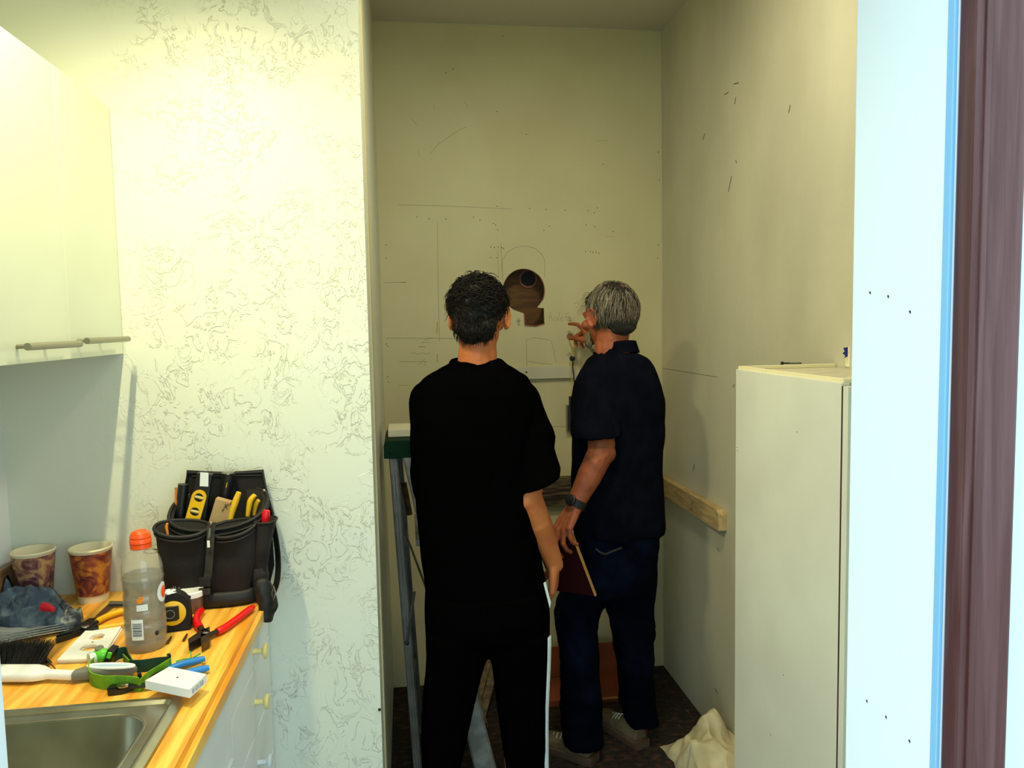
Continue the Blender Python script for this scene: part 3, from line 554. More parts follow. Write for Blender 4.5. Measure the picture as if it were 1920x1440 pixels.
tag(obj('white_carton', box(B(), A.x, 2.56, zt+.001, A.x+.13, 2.72, zt+.026, .002), 'box_white', None, False, (A.x, 2.64, zt)), 'small flat white carton resting on the green ladder top', 'carton')

# ================================================================== people
def head_frame(c, yaw, pitch=0, roll=0):
    return Matrix.Translation(V(c)) @ Matrix.Rotation(yaw, 4, 'Z') @ Matrix.Rotation(pitch, 4, 'X') @ Matrix.Rotation(roll, 4, 'Y')
def head_prims(bm, Fh, s=1):
    R = Fh.to_3x3(); T = lambda x, y, z: Fh @ V((x*s, y*s, z*s)); E = lambda c, r, rz=0: ell(bm, T(*c), tuple(q*s for q in r), R @ Matrix.Rotation(rz, 3, 'Z'))
    E((0, -.012, .02), (.074, .094, .094)); E((0, .03, -.04), (.057, .06, .07)); E((0, .06, -.092), (.027, .024, .022)); E((0, .01, -.075), (.05, .055, .035))
    cap(bm, T(0, .088, .002), .008*s, T(0, .106, -.032), .011*s); E((.010, .094, -.036), (.008, .010, .007)); E((-.010, .094, -.036), (.008, .010, .007))
    for k in (-1, 1): E((k*.031, .0735, .0095), (.016, .008, .0055)); E((k*.031, .072, -.0095), (.015, .007, .005))
    E((0, .076, .022), (.05, .018, .013)); E((0, .083, -.06), (.022, .011, .006)); E((0, .081, -.070), (.019, .011, .007))
    for k in (-1, 1):
        E((k*.046, .066, -.02), (.02, .02, .018))
        for a in range(7):      # rim of the ear, lobe and inner shell
            t0, t1 = math.radians(-60+a*45), math.radians(-60+(a+1)*45)
            p = [T(k*(.083+.006*(1-math.cos(t))*.6), -.004+.019*math.cos(t+PI), -.006+.031*math.sin(t)) for t in (t0, t1)]; cap(bm, p[0], .0052*s, p[1], .0052*s)
        E((k*.078, -.002, -.008), (.008, .015, .026)); E((k*.080, .004, -.036), (.006, .009, .009))
def hand(bm, wr, f, n, side, curls=((20, 30, 20),)*4, thumb=(.55, .75, .35), sc=1, spread=.02, tc=.6):
    """f finger direction, n palm normal, side +1 if thumb lies at f x n"""
    wr = V(wr); f = V(f).normalized(); n = V(n); n = (n-f*n.dot(f)).normalized(); s = f.cross(n)*side
    for i in range(4):
        kx = (.031, .011, -.010, -.029)[i]*sc; L = (.088, .092, .087, .078)[i]*sc
        k = wr+f*L+s*kx; cap(bm, wr+s*kx*.55+f*.004, .0155*sc, k, .0115*sc)
        d = (f+s*spread*(1.5-i)*2).normalized(); p = k; ang = 0; r = (.0098, .0100, .0096, .0086)[i]*sc
        for j, l in enumerate([(.040, .025, .020), (.045, .028, .021), (.041, .026, .020), (.032, .020, .018)][i]):
            ang += math.radians(curls[i][j]); q = p+(d*math.cos(ang)+n*math.sin(ang))*l*sc; cap(bm, p, r, q, r*.92); p = q; r *= .92
    p = wr+f*.022*sc+s*.024*sc+n*.006; a, b, c = thumb; d = (f*a+s*b+n*c).normalized(); q = p+d*.042*sc; cap(bm, p, .0155*sc, q, .0125*sc)
    d2 = (d+n*tc*.5+f*.4).normalized(); r_ = q+d2*.032*sc; cap(bm, q, .0115*sc, r_, .0105*sc); d3 = (d2+n*tc*.5).normalized(); cap(bm, r_, .0105*sc, r_+d3*.024*sc, .0088*sc)
def eyes(Fh, par, s=1):
    for k in (-1, 1):
        c = Fh @ V((k*.031*s, .0695*s, .0*s)); e = obj('eye', ell(B(), c, (.0105*s,)*3), 'eye', par, 2)
        c2 = Fh @ V((k*.031*s, .0775*s, .0*s)); obj('iris', ell(B(), c2, (.0045*s,)*3), 'iris', e, 2)
def shoe(par, heel, yaw, L=.29, hgt=.075, m='shoe', sm='sole', lc=True):
    Rz = Matrix.Translation(V((heel[0], heel[1], 0))) @ Matrix.Rotation(yaw, 4, 'Z'); T = lambda x, y, z: Rz @ V((x, y, z))
    prof = [(0, .030), (.03, .037), (.09, .036), (.15, .040), (.20, .049), (.245, .045), (.275, .030), (.29, .012)]
    bm = B(); out = []
    for z, g in ((.001, 0), (.012, .003), (.028, .003), (.032, 0)):
        ring = [T(w+g*(1 if w > 0 else -1), y*L/.29, z) for y, w in prof]+[T(-w-g, y*L/.29, z) for y, w in prof[::-1]]; out.append(ring)
    rings(bm, out); so = obj('shoe_sole', bm, sm, par, 30)
    bm = B(); up = [(0.012, .030, hgt), (.05, .036, hgt+.01), (.09, .037, hgt+.004), (.14, .037, hgt-.012), (.19, .043, .056), (.235, .042, .046), (.268, .028, .036)]
    rs = []
    for y, w, h in up: rs.append([T(w*math.cos(a), y*L/.29, .026+(h-.02)*max(0, math.sin(a))**.8) for a in [PI*k/12 for k in range(13)]])
    rings(bm, rs); up_ = link('shoe', blob(bm, .006, 4), m, par, 2)
    if lc:
        for k in range(5):
            y = .115+.017*k; h = hgt-.004-.006*k+.008; obj('lace', tube(B(), [T(-.022, y, h-.008), T(0, y+.004, h+.004), T(.022, y, h-.008)], .0028, 6), 'lace', par, True)
    return up_
def fold(amp, sc=1., zs=.5):
    def f(c, n):
        p = V((c.x*9*sc, c.y*9*sc, c.z*9*sc*zs)); d = noise.noise(p)*amp+abs(noise.noise(p*2.3+V((3, 1, 7))))*amp*.7; return n*d
    return f
def strand_mesh(bm, pts, r0, r1=.0003, seg=3):
    n = len(pts); tube(bm, pts, [r0+(r1-r0)*(i/(n-1))**1.5 for i in range(n)], seg)

# ---- young man in black (seen from behind)
Ya = 2.20
base = PY(905, 1440, Ya); base.z = 0
p1 = thing('person', 'person in black T-shirt and black track pants with white side stripes, right hand in pocket', 'person', base)
Ch = PY(898, 592, Ya+.015); Fh = head_frame(Ch, math.radians(-16), math.radians(-8))
shR, shL = PY(974, 764, Ya+.01), PY(806, 752, Ya+.01)
elR = PY(990, 930, Ya-.055); wrR = PY(1040, 1058, Ya+.005)
elL = PY(812, 925, Ya+.03); wrL = PY(845, 960, Ya+.24)
bm = B(); head_prims(bm, Fh, .97)
nk = Fh @ V((0, -.015, -.05)); nb = PY(893, 700, Ya+.0); limb(bm, [nk, PY(896, 660, Ya+.0), nb, PY(890, 760, Ya)], [.056, .056, .062, .09])
eloft(bm, [row(835, 955, 735, Ya, .08), row(815, 955, 800, Ya, .09), row(820, 960, 900, Ya, .085), row(830, 970, 1000, Ya, .085), row(825, 995, 1080, Ya, .09), row(825, 995, 1180, Ya, .09)])
limb(bm, [shR, elR+V((0, 0, .02)), elR, (elR*.62+wrR*.38), wrR], [.044, .043, .040, .040, .0265])
ell(bm, elR+V((-.014, -.014, -.012)), (.022, .022, .026))
hand(bm, wrR, PY(1036, 1120, Ya+.02)-wrR, V((-.9, .35, 0)), 1, ((25, 35, 25),)*4, (.8, .25, .5), .98)
limb(bm, [shL, elL, wrL], [.05, .042, .027]); hand(bm, wrL, V((.8, .15, -.1)), V((0, -1, .1)), -1, ((30, 40, 30),)*4)
for sx, hp, kn, an in ((1, (965, 1170), (972, 1440), 0), (-1, (862, 1170), (832, 1440), 0)):
    h_, k2 = PY(*hp, Ya), PY(*kn, Ya+.02); an_ = V((k2.x+(.0 if sx > 0 else -.01), Ya-.0, .09)); limb(bm, [h_, k2, an_], [.07, .042, .03])
body1 = link('body', blob(bm, .0042, 4, lambda c, n: n*noise.noise(c*60)*.0006), 'skin', p1, 2)
eyes(Fh, p1, .97)
# T-shirt
bm = B()
eloft(bm, [row(848, 938, 676, Ya+.012, .062), row(836, 946, 684, Ya+.01, .07), row(818, 962, 694, Ya+.006, .08), row(794, 988, 708, Ya, .09), row(775, 1004, 734, Ya, .105), row(768, 1006, 775, Ya, .115), row(768, 1000, 830, Ya, .122), row(773, 998, 890, Ya, .12), row(780, 1000, 960, Ya, .118),
           row(789, 1008, 1030, Ya, .12), row(797, 1020, 1085, Ya, .122), row(800, 1024, 1118, Ya, .122)])
hem = [PY(1004, 893, Ya-.04)]
limb(bm, [PY(975, 752, Ya), PY(1000, 820, Ya-.015), PY(1002, 860, Ya-.03)], [.062, .062, .05]); 
eloft(bm, [(PY(992, 800, Ya-.01), .05, .068), (PY(1000, 850, Ya-.02), .060, .074), (PY(1004, 885, Ya-.035), .068, .078, 0, .2), (PY(1005, 903, Ya-.045), .067, .078, 0, .36), (PY(1005, 908, Ya-.045), .066, .077, 0, .36)])
limb(bm, [shL, PY(808, 880, Ya+.02), PY(812, 915, Ya+.03)], [.06, .062, .062])
me = blob(bm, .0055, 10, fold(.006))
sh = link('t_shirt', me, 'shirt', p1, 2)
bm = B(); cc = PY(893, 684, Ya+.01); col = [cc+V((.073*math.cos(a), .066*math.sin(a)+.0, -.004+.016*math.sin(a)-.010*math.cos(a))) for a in [2*PI*k/40 for k in range(41)]]; tube(bm, col, .006, 8); obj('collar', bm, 'shirt', sh, 2)
# trousers
bm = B()
eloft(bm, [row(797, 1024, 1100, Ya, .125), row(797, 1029, 1150, Ya, .13), row(798, 1030, 1188, Ya, .115)])
def leg(x0, x1, x2, x3, x4, x5, f):
    g = PY(915, 1215, Ya)
    rs = [row(x0, x1, 1180, Ya, .11), row(x0, x1, 1212, Ya, .105), row(x0, x1-f, 1240, Ya, .098), row(x2, x3, 1330, Ya+.005, .09), row(x4, x5, 1440, Ya+.01, .082)]
    c, a = rs[-1][0], rs[-1][1]; rs += [(V((c.x, Ya+.01, .42)), a*.98, .076), (V((c.x, Ya, .25)), a*.95, .072), (V((c.x, Ya-.005, .07)), a*.94, .07)]; return rs
L1 = leg(799, 918, 793, 886, 793, 864, 8); L2 = [list(q) for q in leg(912, 1029, 934, 1024, 950, 1024, 1)]; L2[2] = row(921, 1028, 1240, Ya, .098)
eloft(bm, L1); eloft(bm, L2)
tr = link('track_pants', blob(bm, .006, 8, fold(.005)), 'trouser', p1, 2)
for k, off in enumerate((-.0085, 0, .0085)):
    bm = B(); P_ = []
    for (c, a, b, *_) in L2:
        fold_o = PI*.0; th = math.radians(-34)+off/b; P_.append(c+V(((a+.003)*abs(math.cos(th))**(2/2.4), (b+.003)*math.copysign(abs(math.sin(th))**(2/2.4), math.sin(th)), 0)))
    P_ = spline(P_, 5)
    tube(bm, P_, .0028, 6, .5, V((0, -1, 0))); obj('side_stripe', bm, 'stripe', tr, True)
# pocket lining showing pale at the wrist
A = PY(1021, 1094, Ya-.10)
bm = B(); prism(bm, [PY(1019, 1094, Ya-.09), PY(1023, 1091, Ya-.09), PY(1033, 1130, Ya-.08), PY(1031, 1141, Ya-.08)], (0, .002, 0)); obj('pocket_edge', bm, 'stripe', tr)
shoe(p1, (L1[-1][0].x, Ya-.09), math.radians(8), m='blackm', sm='stripe'); shoe(p1, (L2[-1][0].x, Ya-.09), math.radians(-8), m='blackm', sm='stripe')
# hair
R_ = Fh.to_3x3(); T = lambda x, y, z: Fh @ V((x, y, z)); bm = B()
ell(bm, T(0, -.022, .026), (.079, .094, .086), R_); ell(bm, T(0, -.055, -.028), (.064, .046, .062), R_); ell(bm, T(0, .02, .062), (.066, .06, .04), R_)
me = blob(bm, .004, 3, lambda c, n: n*(noise.noise(c*32)*.007+noise.noise(c*90)*.003)); hr1 = link('hair', me, 'hair_base', p1, 2)
bm = B(); rnd = random.Random(3)
for k in range(1250):
    u = rnd.uniform(-.35, 1); th = rnd.uniform(0, 2*PI); rr = math.sqrt(max(0, 1-u*u)); d = V((rr*math.cos(th), rr*math.sin(th), u))
    if d.y > .55 and u < .35: continue
    c0 = V((0, -.02, .022)); p = c0+V((d.x*.080, d.y*.094, d.z*.086)); L_ = rnd.uniform(.03, .065)*(.35+.65*min(1, max(0, (u+.3)/.6))); n = 7; pts = [p]
    flow = V((d.x*.5+rnd.uniform(-.7, .7), d.y*.3+.15+rnd.uniform(-.7, .7), -.35+rnd.uniform(-.3, .5))); ph = rnd.uniform(0, 6.28); sw = d.cross(V((0, 0, 1)))
    for i in range(n):
        t = (i+1)/n; vdir = (flow-d*flow.dot(d)*.9+d*(.55-1.0*t)+sw*math.sin(ph+t*4.2)*1.4).normalized(); p = p+vdir*L_/n
        q = p-c0; ln = math.sqrt((q.x/.080)**2+(q.y/.094)**2+(q.z/.088)**2)
        if ln < 1.02: p = c0+q*(1.03/ln)
        pts.append(p)
    strand_mesh(bm, [Fh @ q for q in pts], .0018)
for (tx, ty, n_) in ((838, 598, 8), (845, 560, 10), (862, 533, 10), (885, 519, 10), (915, 522, 8), (955, 560, 8)):     # loose locks on the outline
    for k in range(n_):
        e = PY(tx+rnd.uniform(-6, 6), ty+rnd.uniform(-8, 6), Ya+rnd.uniform(-.03, .03)); c = Fh @ V((0, 0, .04)); s0 = e+(c-e)*.35+V((0, 0, .012)); mid = (e+s0)/2+V((rnd.uniform(-.008, .008), 0, .012))
        strand_mesh(bm, spline([s0, mid, e], 4), .0012)
for k in range(700):      # clipped nape
    x = rnd.uniform(-.062, .062); z = rnd.uniform(-.085, .0); p = V((x, 0, z)); yy = -.055-.046*math.sqrt(max(0, 1-(x/.066)**2-((z+.028)/.066)**2)) if (x/.066)**2+((z+.028)/.066)**2 < 1 else None
    if yy is None: continue
    strand_mesh(bm, [Fh @ V((x, yy+.002, z)), Fh @ V((x*1.0, yy-.002, z-.008)), Fh @ V((x, yy+.001, z-.016))], .0009)
obj('hair_strands', bm, 'hair', hr1, 2)['kind'] = 'stuff'

# ---- older man in navy polo
Yb = 2.62
base = PZ(1150, 1420, 0)
p2 = thing('person', 'person with grey hair in navy polo shirt and dark jeans pointing at the wall', 'person', (base.x, base.y, 0))
Ch = PY(1141, 592, Yb+.03); Fh = head_frame(Ch, math.radians(30), math.radians(-10))
shL, shR = PY(1122, 722, Yb-.02), PY(1200, 722, Yb+.03)
elL = PY(1127, 848, Yb-.13); wrL = PY(1076, 952, Yb-.15)
elR = PY(1190, 745, Yb+.26); wrR = PY(1116, 648, YB-.16)
bm = B(); head_prims(bm, Fh, 1.02)
nk = Fh @ V((0, -.012, -.05)); limb(bm, [nk, PY(1146, 650, Yb+.015), PY(1152, 690, Yb), PY(1156, 740, Yb)], [.06, .062, .07, .1])
eloft(bm, [row(1115, 1200, 720, Yb, .08), row(1105, 1210, 800, Yb, .09), row(1105, 1210, 900, Yb, .09), row(1105, 1210, 980, Yb, .09), row(1105, 1210, 1040, Yb, .09)])
limb(bm, [shL, elL+V((.004, .01, .03)), elL, elL*.6+wrL*.4, wrL], [.048, .047, .046, .043, .029]); ell(bm, elL+V((.022, -.012, -.002)), (.026, .026, .032))
limb(bm, [shR, elR, elR*.6+wrR*.4, wrR], [.046, .044, .040, .029])
hand(bm, wrL, PY(1048, 1003, Yb-.20)-wrL, V((.72, .45, -.3)), -1, ((18, 38, 22), (24, 42, 24), (32, 46, 26), (40, 46, 28)), (.6, .1, .8), 1.04, .05)
ft = PY(1071, 597, YB-.012); hand(bm, wrR, (ft-wrR)+V((.03, 0, .01)), V((-.55, .25, -.65)), 1, ((14, 22, 12), (75, 60, 30), (85, 65, 35), (90, 65, 35)), (.7, .15, .55), 1.0, .03)
for sx, pts in ((0, [(1112, 1060), (1083, 1210), (1094, 1400)]), (1, [(1190, 1060), (1190, 1210), (1200, 1370)])):
    yy = [Yb, Yb-.0, PZ(1094, 1425, 0).y+.03 if sx == 0 else PZ(1207, 1400, 0).y+.05]; limb(bm, [PY(p[0], p[1], y) for p, y in zip(pts, yy)], [.07, .04, .028])
body2 = link('body', blob(bm, .0042, 3, lambda c, n: n*noise.noise(c*70)*.0009), 'skin2', p2, 2); eyes(Fh, p2, 1.02)
bm = B()
eloft(bm, [row(1122, 1194, 662, Yb+.01, .065), row(1102, 1210, 674, Yb+.005, .085), row(1088, 1224, 692, Yb, .10), row(1077, 1236, 720, Yb, .118), row(1073, 1241, 750, Yb, .128), row(1074, 1240, 800, Yb, .13), row(1073, 1237, 860, Yb, .13),
           row(1072, 1239, 900, Yb, .13), row(1074, 1242, 950, Yb, .133), row(1076, 1244, 985, Yb, .135), row(1080, 1243, 996, Yb, .133)])
eloft(bm, [(PY(1112, 715, Yb-.03), .06, .075), (PY(1114, 760, Yb-.07), .074, .08), (PY(1118, 795, Yb-.10), .079, .082), (PY(1119, 812, Yb-.115), .080, .084), (PY(1119, 817, Yb-.12), .079, .083)])
limb(bm, [shR, shR*.35+elR*.65], [.064, .062])
me = blob(bm, .0055, 8, fold(.009, 1.1, .45)); polo = link('polo_shirt', me, 'polo', p2, 2)
bm = B(); cc = PY(1155, 655, Yb+.02); rs = []
for zo, g in ((-.018, .012), (.012, .002), (.022, -.001), (.020, -.006), (.0, -.004)): rs.append([cc+V(((.072+g)*math.cos(a), (.068+g)*math.sin(a), zo-.010*math.sin(a)+.004*math.cos(a))) for a in [2*PI*k/36 for k in range(36)]])
rings(bm, rs, False, False); obj('collar', bm, 'polo', polo, 2)
bm = B()
eloft(bm, [row(1080, 1232, 975, Yb, .12), row(1078, 1230, 1040, Yb, .125), row(1068, 1227, 1085, Yb, .125), row(1062, 1226, 1105, Yb, .115)])
yA, yB = PZ(1094, 1425, 0).y, PZ(1207, 1400, 0).y
eloft(bm, [row(1060, 1142, 1095, Yb-.01, .10), row(1050, 1138, 1118, Yb-.01, .095), row(1043, 1122, 1145, Yb-.015, .09), row(1045, 1116, 1180, Yb-.02, .082), row(1052, 1122, 1240, Yb-.03, .074), row(1053, 1128, 1300, Yb-.04, .07), row(1054, 1129, 1350, yA+.02, .068), row(1056, 1131, 1383, yA+.02, .07), row(1058, 1131, 1392, yA+.02, .07)])
eloft(bm, [row(1130, 1226, 1095, Yb+.01, .10), row(1134, 1225, 1118, Yb+.01, .095), row(1141, 1223, 1145, Yb+.01, .09), row(1152, 1222, 1200, Yb, .08), row(1160, 1223, 1250, Yb, .073), row(1163, 1226, 1310, yB+.04, .068), row(1172, 1230, 1345, yB+.04, .066), row(1174, 1231, 1354, yB+.04, .068)])
jn = link('jeans', blob(bm, .0055, 6, fold(.009, 1.3, .8)), 'jeans', p2, 2)
bm = B(); yq = Yb-.128
for dz in (0, .004): tube(bm, [PY(1117, 1030, yq)+V((0, 0, dz)), PY(1127, 1038, yq-.002)+V((0, 0, dz)), PY(1136, 1040, yq-.002)+V((0, 0, dz)), PY(1150, 1034, yq)+V((0, 0, dz)), PY(1166, 1028, yq+.002)+V((0, 0, dz))], .0009, 4)
obj('pocket_stitching', bm, 'stitch', jn)
shoe(p2, (PZ(1118, 1436, 0).x, yA-.03), math.radians(48)); shoe(p2, (PZ(1209, 1410, 0).x, yB-.015), math.radians(24))
# watch
ax = (wrL-elL).normalized(); c = wrL-ax*.018; bm = lathe(B(), [(.0325, -.013), (.0345, -.012), (.0345, .012), (.0325, .013)], c, 24, ax, close=False); wt = obj('watch_strap', bm, 'band', p2, True)
dd = V((-.8, -.6, 0)); dd = (dd-ax*dd.dot(ax)).normalized(); obj('watch_case', lathe(B(), [(.018, .0), (.019, .002), (.019, .010), (.016, .012)], c+dd*.031, 20, dd), 'black', wt, True)
# grey hair with a thin crown
R_ = Fh.to_3x3(); T = lambda x, y, z: Fh @ V((x, y, z)); bm = B()
ell(bm, T(0, -.028, .018), (.0815, .090, .092), R_); ell(bm, T(0, -.06, -.03), (.066, .044, .055), R_); ell(bm, T(0, .012, .058), (.069, .064, .046), R_)
me = blob(bm, .004, 3, lambda c, n: n*(noise.noise(c*30)*.005+noise.noise(c*90)*.002)); hr2 = link('hair', me, 'grey_base', p2, 2)
bm = B(); ell(bm, T(.006, -.062, .060), (.038, .038, .038), R_); obj('thin_crown', bm, 'scalp', hr2, 2)['label'] = 'bald pink crown'
bm = B(); rnd = random.Random(5); crown = V((.012, -.058, .078)).normalized()
for k in range(2100):
    u = rnd.uniform(-.5, 1); th = rnd.uniform(0, 2*PI); rr = math.sqrt(max(0, 1-u*u)); d = V((rr*math.cos(th), rr*math.sin(th), u))
    if d.y > .72 and u < .3: continue
    near = (d-crown).length
    if near < .40 and rnd.random() < .72: continue
    c0 = V((0, -.026, .018)); p = c0+V((d.x*.083, d.y*.092, d.z*.094)); L_ = rnd.uniform(.045, .085)*(.5 if u < -.1 else 1); n = 7; pts = [p]; out = d-crown; jit = V((rnd.uniform(-.3, .3), rnd.uniform(-.3, .3), rnd.uniform(-.2, .1)))
    for i in range(n):
        q = p-c0; dn = V((q.x/.083**2, q.y/.092**2, q.z/.094**2)).normalized(); fl = out*.6+V((0, 0, -.75))+jit; fl = (fl-dn*fl.dot(dn)+dn*.12).normalized(); p = p+fl*L_/n; q = p-c0
        ln = math.sqrt((q.x/.083)**2+(q.y/.092)**2+(q.z/.094)**2)
        if ln < 1.01 or ln > 1.10: p = c0+q*(1.03/ln)
        if p.z < -.072-rnd.random()*.02: break
        pts.append(p)
    if len(pts) > 2: strand_mesh(bm, [Fh @ q for q in pts], .0012)
for (tx, ty) in ((1082, 590), (1086, 570), (1190, 600), (1188, 622), (1092, 560)):
    for k in range(5):
        e = PY(tx+rnd.uniform(-3, 3), ty+rnd.uniform(-6, 6), Yb+.03); c = Fh @ V((0, 0, .04)); s0 = e+(c-e)*.3+V((0, 0, .02)); strand_mesh(bm, spline([s0, (e+s0)/2+V((0, 0, .006)), e], 3), .0009)
obj('hair_strands', bm, 'grey', hr2, 2)['kind'] = 'stuff'
bm = B()
for k in range(1100):
    a = rnd.uniform(-1.5, 1.5); zz = rnd.uniform(-.115, -.045); r_x, r_y = .060, .066
    x = r_x*math.sin(a); y = .028+r_y*math.cos(a)*(1-.15*abs(math.sin(a)));
    if zz > -.06 and abs(a) < .35: continue
    s_ = 1-.35*max(0, (-.075-zz)/.04); p = V((x*s_, y*s_+.008, zz)); strand_mesh(bm, [Fh @ (p*1.02), Fh @ (p*1.02+V((x*.08, .004, -.010))), Fh @ (p*1.02+V((x*.02, .002, -.02)))], .0011)
obj('beard', bm, 'beard', p2, 2)['kind'] = 'stuff'
# board in his left hand
A = PY(1074, 1002, Yb-.175); Bq = PY(1118, 1118, Yb-.155); e1 = Bq-A
e2 = V((-.13, .045, .012)); nn = e1.cross(e2).normalized()
if nn.y > 0: nn = -nn
t = thing('maroon_board', 'dark maroon board with a pale raw edge held by the grey-haired man', 'board', A)
def slab(P, u, v, wv): return rings(B(), [[P, P+u, P+u+v, P+v], [P+wv, P+u+wv, P+u+v+wv, P+v+wv]])
obj('panel', slab(A+e2.normalized()*.006, e1, e2, -nn*.012), 'board', t); obj('raw_edge', slab(A, e1, e2.normalized()*.006, -nn*.0125), 'board_edge', t)

# ================================================================== things on the worktop
K = ZK
def cz(px, py, h=0): return PZ(px, py, K+h)
# cups
for (px, py, lab, mm, rt) in ((83, 1120, 'paper coffee cup with a marbled sleeve in the corner, partly behind the slate rag', 'cup2', .046), (176, 1124, 'paper coffee cup with a marbled sleeve standing free beside the bottle', 'cup', .046)):
    q = cz(px, py); q.y = min(q.y, 1.976); q.x = max(q.x, XL+.07); t = thing('paper_cup', lab, 'cup', q, 'paper coffee cups'); h = .128; r0 = .033
    R_at = lambda z: r0+(rt-r0)*z/h
    prof = [(r0-.004, .004), (r0, 0), (R_at(.02), .02), (R_at(h), h)]+[(rt+.003*math.sin(a), h+.003-.003*math.cos(a)) for a in (.6, 1.4, 2.2, 3.0)]+[(rt-.001, h), (r0-.001, .006), (.002, .006)]
    obj('cup_body', lathe(B(), prof, q, 40), 'cupw', t, 30)
    o = obj('sleeve', lathe(B(), [(R_at(.018)+.0004, .018), (R_at(.018)+.0016, .0182), (R_at(h-.004)+.0016, h-.004), (R_at(h-.004)+.0002, h-.0038)], q, 40, close=False), mm, t, True)
# rag: a draped sheet with ridged folds and one standing corner
q = cz(70, 1160)
def rag_sheet(name, c00, c10, c01, c11, hfun, m, parent=None, nx=64, ny=44, loc=None):
    bm = B(); T_ = []; Bt = []
    for j in range(ny+1):
        a, b = [], []
        for i in range(nx+1):
            u, v = i/nx, j/ny; p = (c00*(1-u)+c10*u)*(1-v)+(c01*(1-u)+c11*u)*v
            wob = V((noise.noise(p*16)*.02, noise.noise(p*16+V((9, 2, 4)))*.02, 0)); p = p+wob; p.x = max(p.x, XL+.026)
            ed = min(1, min(u, 1-u)*9)*min(1, min(v, 1-v)*7); ed = ed**.5; z = hfun(u, v, p)*ed
            a.append(bm.verts.new(V((p.x, p.y, K+.003+max(z, .0006))))); b.append(bm.verts.new(V((p.x, p.y, K+.0008))) if i in (0, nx) or j in (0, ny) else None)
        T_.append(a); Bt.append(b)
    for j in range(ny):
        for i in range(nx): bm.faces.new((T_[j][i], T_[j][i+1], T_[j+1][i+1], T_[j+1][i]))
    for j in (0, ny):
        for i in range(nx): bm.faces.new((T_[j][i], T_[j][i+1], Bt[j][i+1], Bt[j][i]))
    for i in (0, nx):
        for j in range(ny): bm.faces.new((T_[j][i], T_[j+1][i], Bt[j+1][i], Bt[j][i]))
    return obj(name, bm, m, parent, 2, loc)
def ridge(p, f, o=0): return 1-abs(noise.noise(p*f+V((o, o*.7, 3))))*2.4
def hr_(u, v, p):
    g = lambda a, b, s_: math.exp(-((u-a)**2+(v-b)**2*.6)/s_)
    return .012+.024*max(0, ridge(p, 11))**1.5+.016*max(0, ridge(p, 22, 5))**1.5+.004*noise.noise(p*70)+.055*g(.24, .72, .006)+.030*g(.16, .35, .02)+.022*g(.5, .5, .03)+.012*g(.72, .5, .02)
rg = tag(rag_sheet('rag', cz(-35, 1192), cz(128, 1188), cz(-20, 1122), cz(118, 1132), hr_, 'rag', None, loc=q), 'crumpled slate blue dusty rag lying in the worktop corner', 'rag')
o = rag_sheet('dusty_end', cz(100, 1190), cz(158, 1180), cz(108, 1148), cz(146, 1150), lambda u, v, p: .012+.018*max(0, ridge(p, 18, 2))+.012*max(0, ridge(p, 40, 5))-.010*u, 'ragd', rg, 40, 30); o['label'] = 'plaster-dusted end of the rag'
q = PZ(84, 1138, K+.060); e = PZ(110, 1146, K+.052); d = (e-q).normalized()
t = tag(obj('wire_connector', lathe(B(), [(.009, -.006), (.0098, 0), (.009, .008), (.0066, .014), (.0056, .022), (.0036, .023)], q, 14, d), 'red2', None, True, q-V((0, 0, .009))), 'red plastic wire connector lying on the slate rag', 'wire connector')
# printed leaflet with curled pages
t = thing('leaflet', 'folded printed leaflet with curled white pages under the dust brush', 'leaflet', cz(60, 1200))
def sheet(p00, p10, p01, p11, curl, lift, m, name, th=.0009):
    bm = B(); nx, ny = 14, 6; top = []; 
    for j in range(ny+1):
        r_ = []
        for i in range(nx+1):
            u, v = i/nx, j/ny; p = (p00*(1-u)+p10*u)*(1-v)+(p01*(1-u)+p11*u)*v; r_.append(bm.verts.new(p+V((0, 0, lift+curl*u**2.5+.004*math.sin(u*3+v*2)))))
        top.append(r_)
    for j in range(ny):
        for i in range(nx): bm.faces.new((top[j][i], top[j][i+1], top[j+1][i+1], top[j+1][i]))
    bmesh.ops.solidify(bm, geom=bm.faces[:], thickness=th); return obj(name, bm, m, t, True)
for k in range(4):
    sheet(cz(-25, 1216-k*3), cz(128+k*5, 1190-k*2), cz(-25, 1186), cz(132+k*4, 1180), .007+.002*k, .003+.0025*k, 'paper', 'page')
sheet(cz(-25, 1250), cz(100, 1248), cz(-25, 1214), cz(60, 1206), .002, .003, 'print', 'printed_page')
bm = B()
for k in range(4): tube(bm, [cz(-20, 1187+k*3, .0175+.000), cz(20, 1186+k*3, .0175), cz(55, 1186+k*3, .018)], .0006, 4)
obj('print_line', bm, 'lgrey', t)
# dust brush
t = thing('dust_brush', 'white dust brush with black bristles and grey grip under the green strap', 'brush', cz(70, 1270))
zb_ = .014; P0, P1 = PZ(-30, 1262, K+zb_), PZ(60, 1262, K+zb_); P2, P3 = PZ(92, 1264, K+zb_), PZ(140, 1266, K+zb_)
bm = B(); ax_ = (P1-P0).normalized(); sd = V((0, 0, 1)).cross(ax_).normalized()
def sect(p, w_, h_, n=16): return [p+sd*math.copysign(abs(math.cos(a))**.6, math.cos(a))*w_+V((0, 0, math.copysign(abs(math.sin(a))**.7, math.sin(a))*h_)) for a in [2*PI*k/n for k in range(n)]]
rings(bm, [sect(P0, .024, .011), sect(P1, .024, .011), sect(P1*.6+P2*.4, .022, .010), sect(P1*.15+P2*.85, .013, .009), sect(P2, .0095, .008), sect(P3, .0095, .008)]); obj('brush_body', bm, 'white', t, True)
G0, G1, G2, G3 = P3, PZ(160, 1262, K+zb_), PZ(200, 1258, K+zb_), PZ(248, 1256, K+zb_)
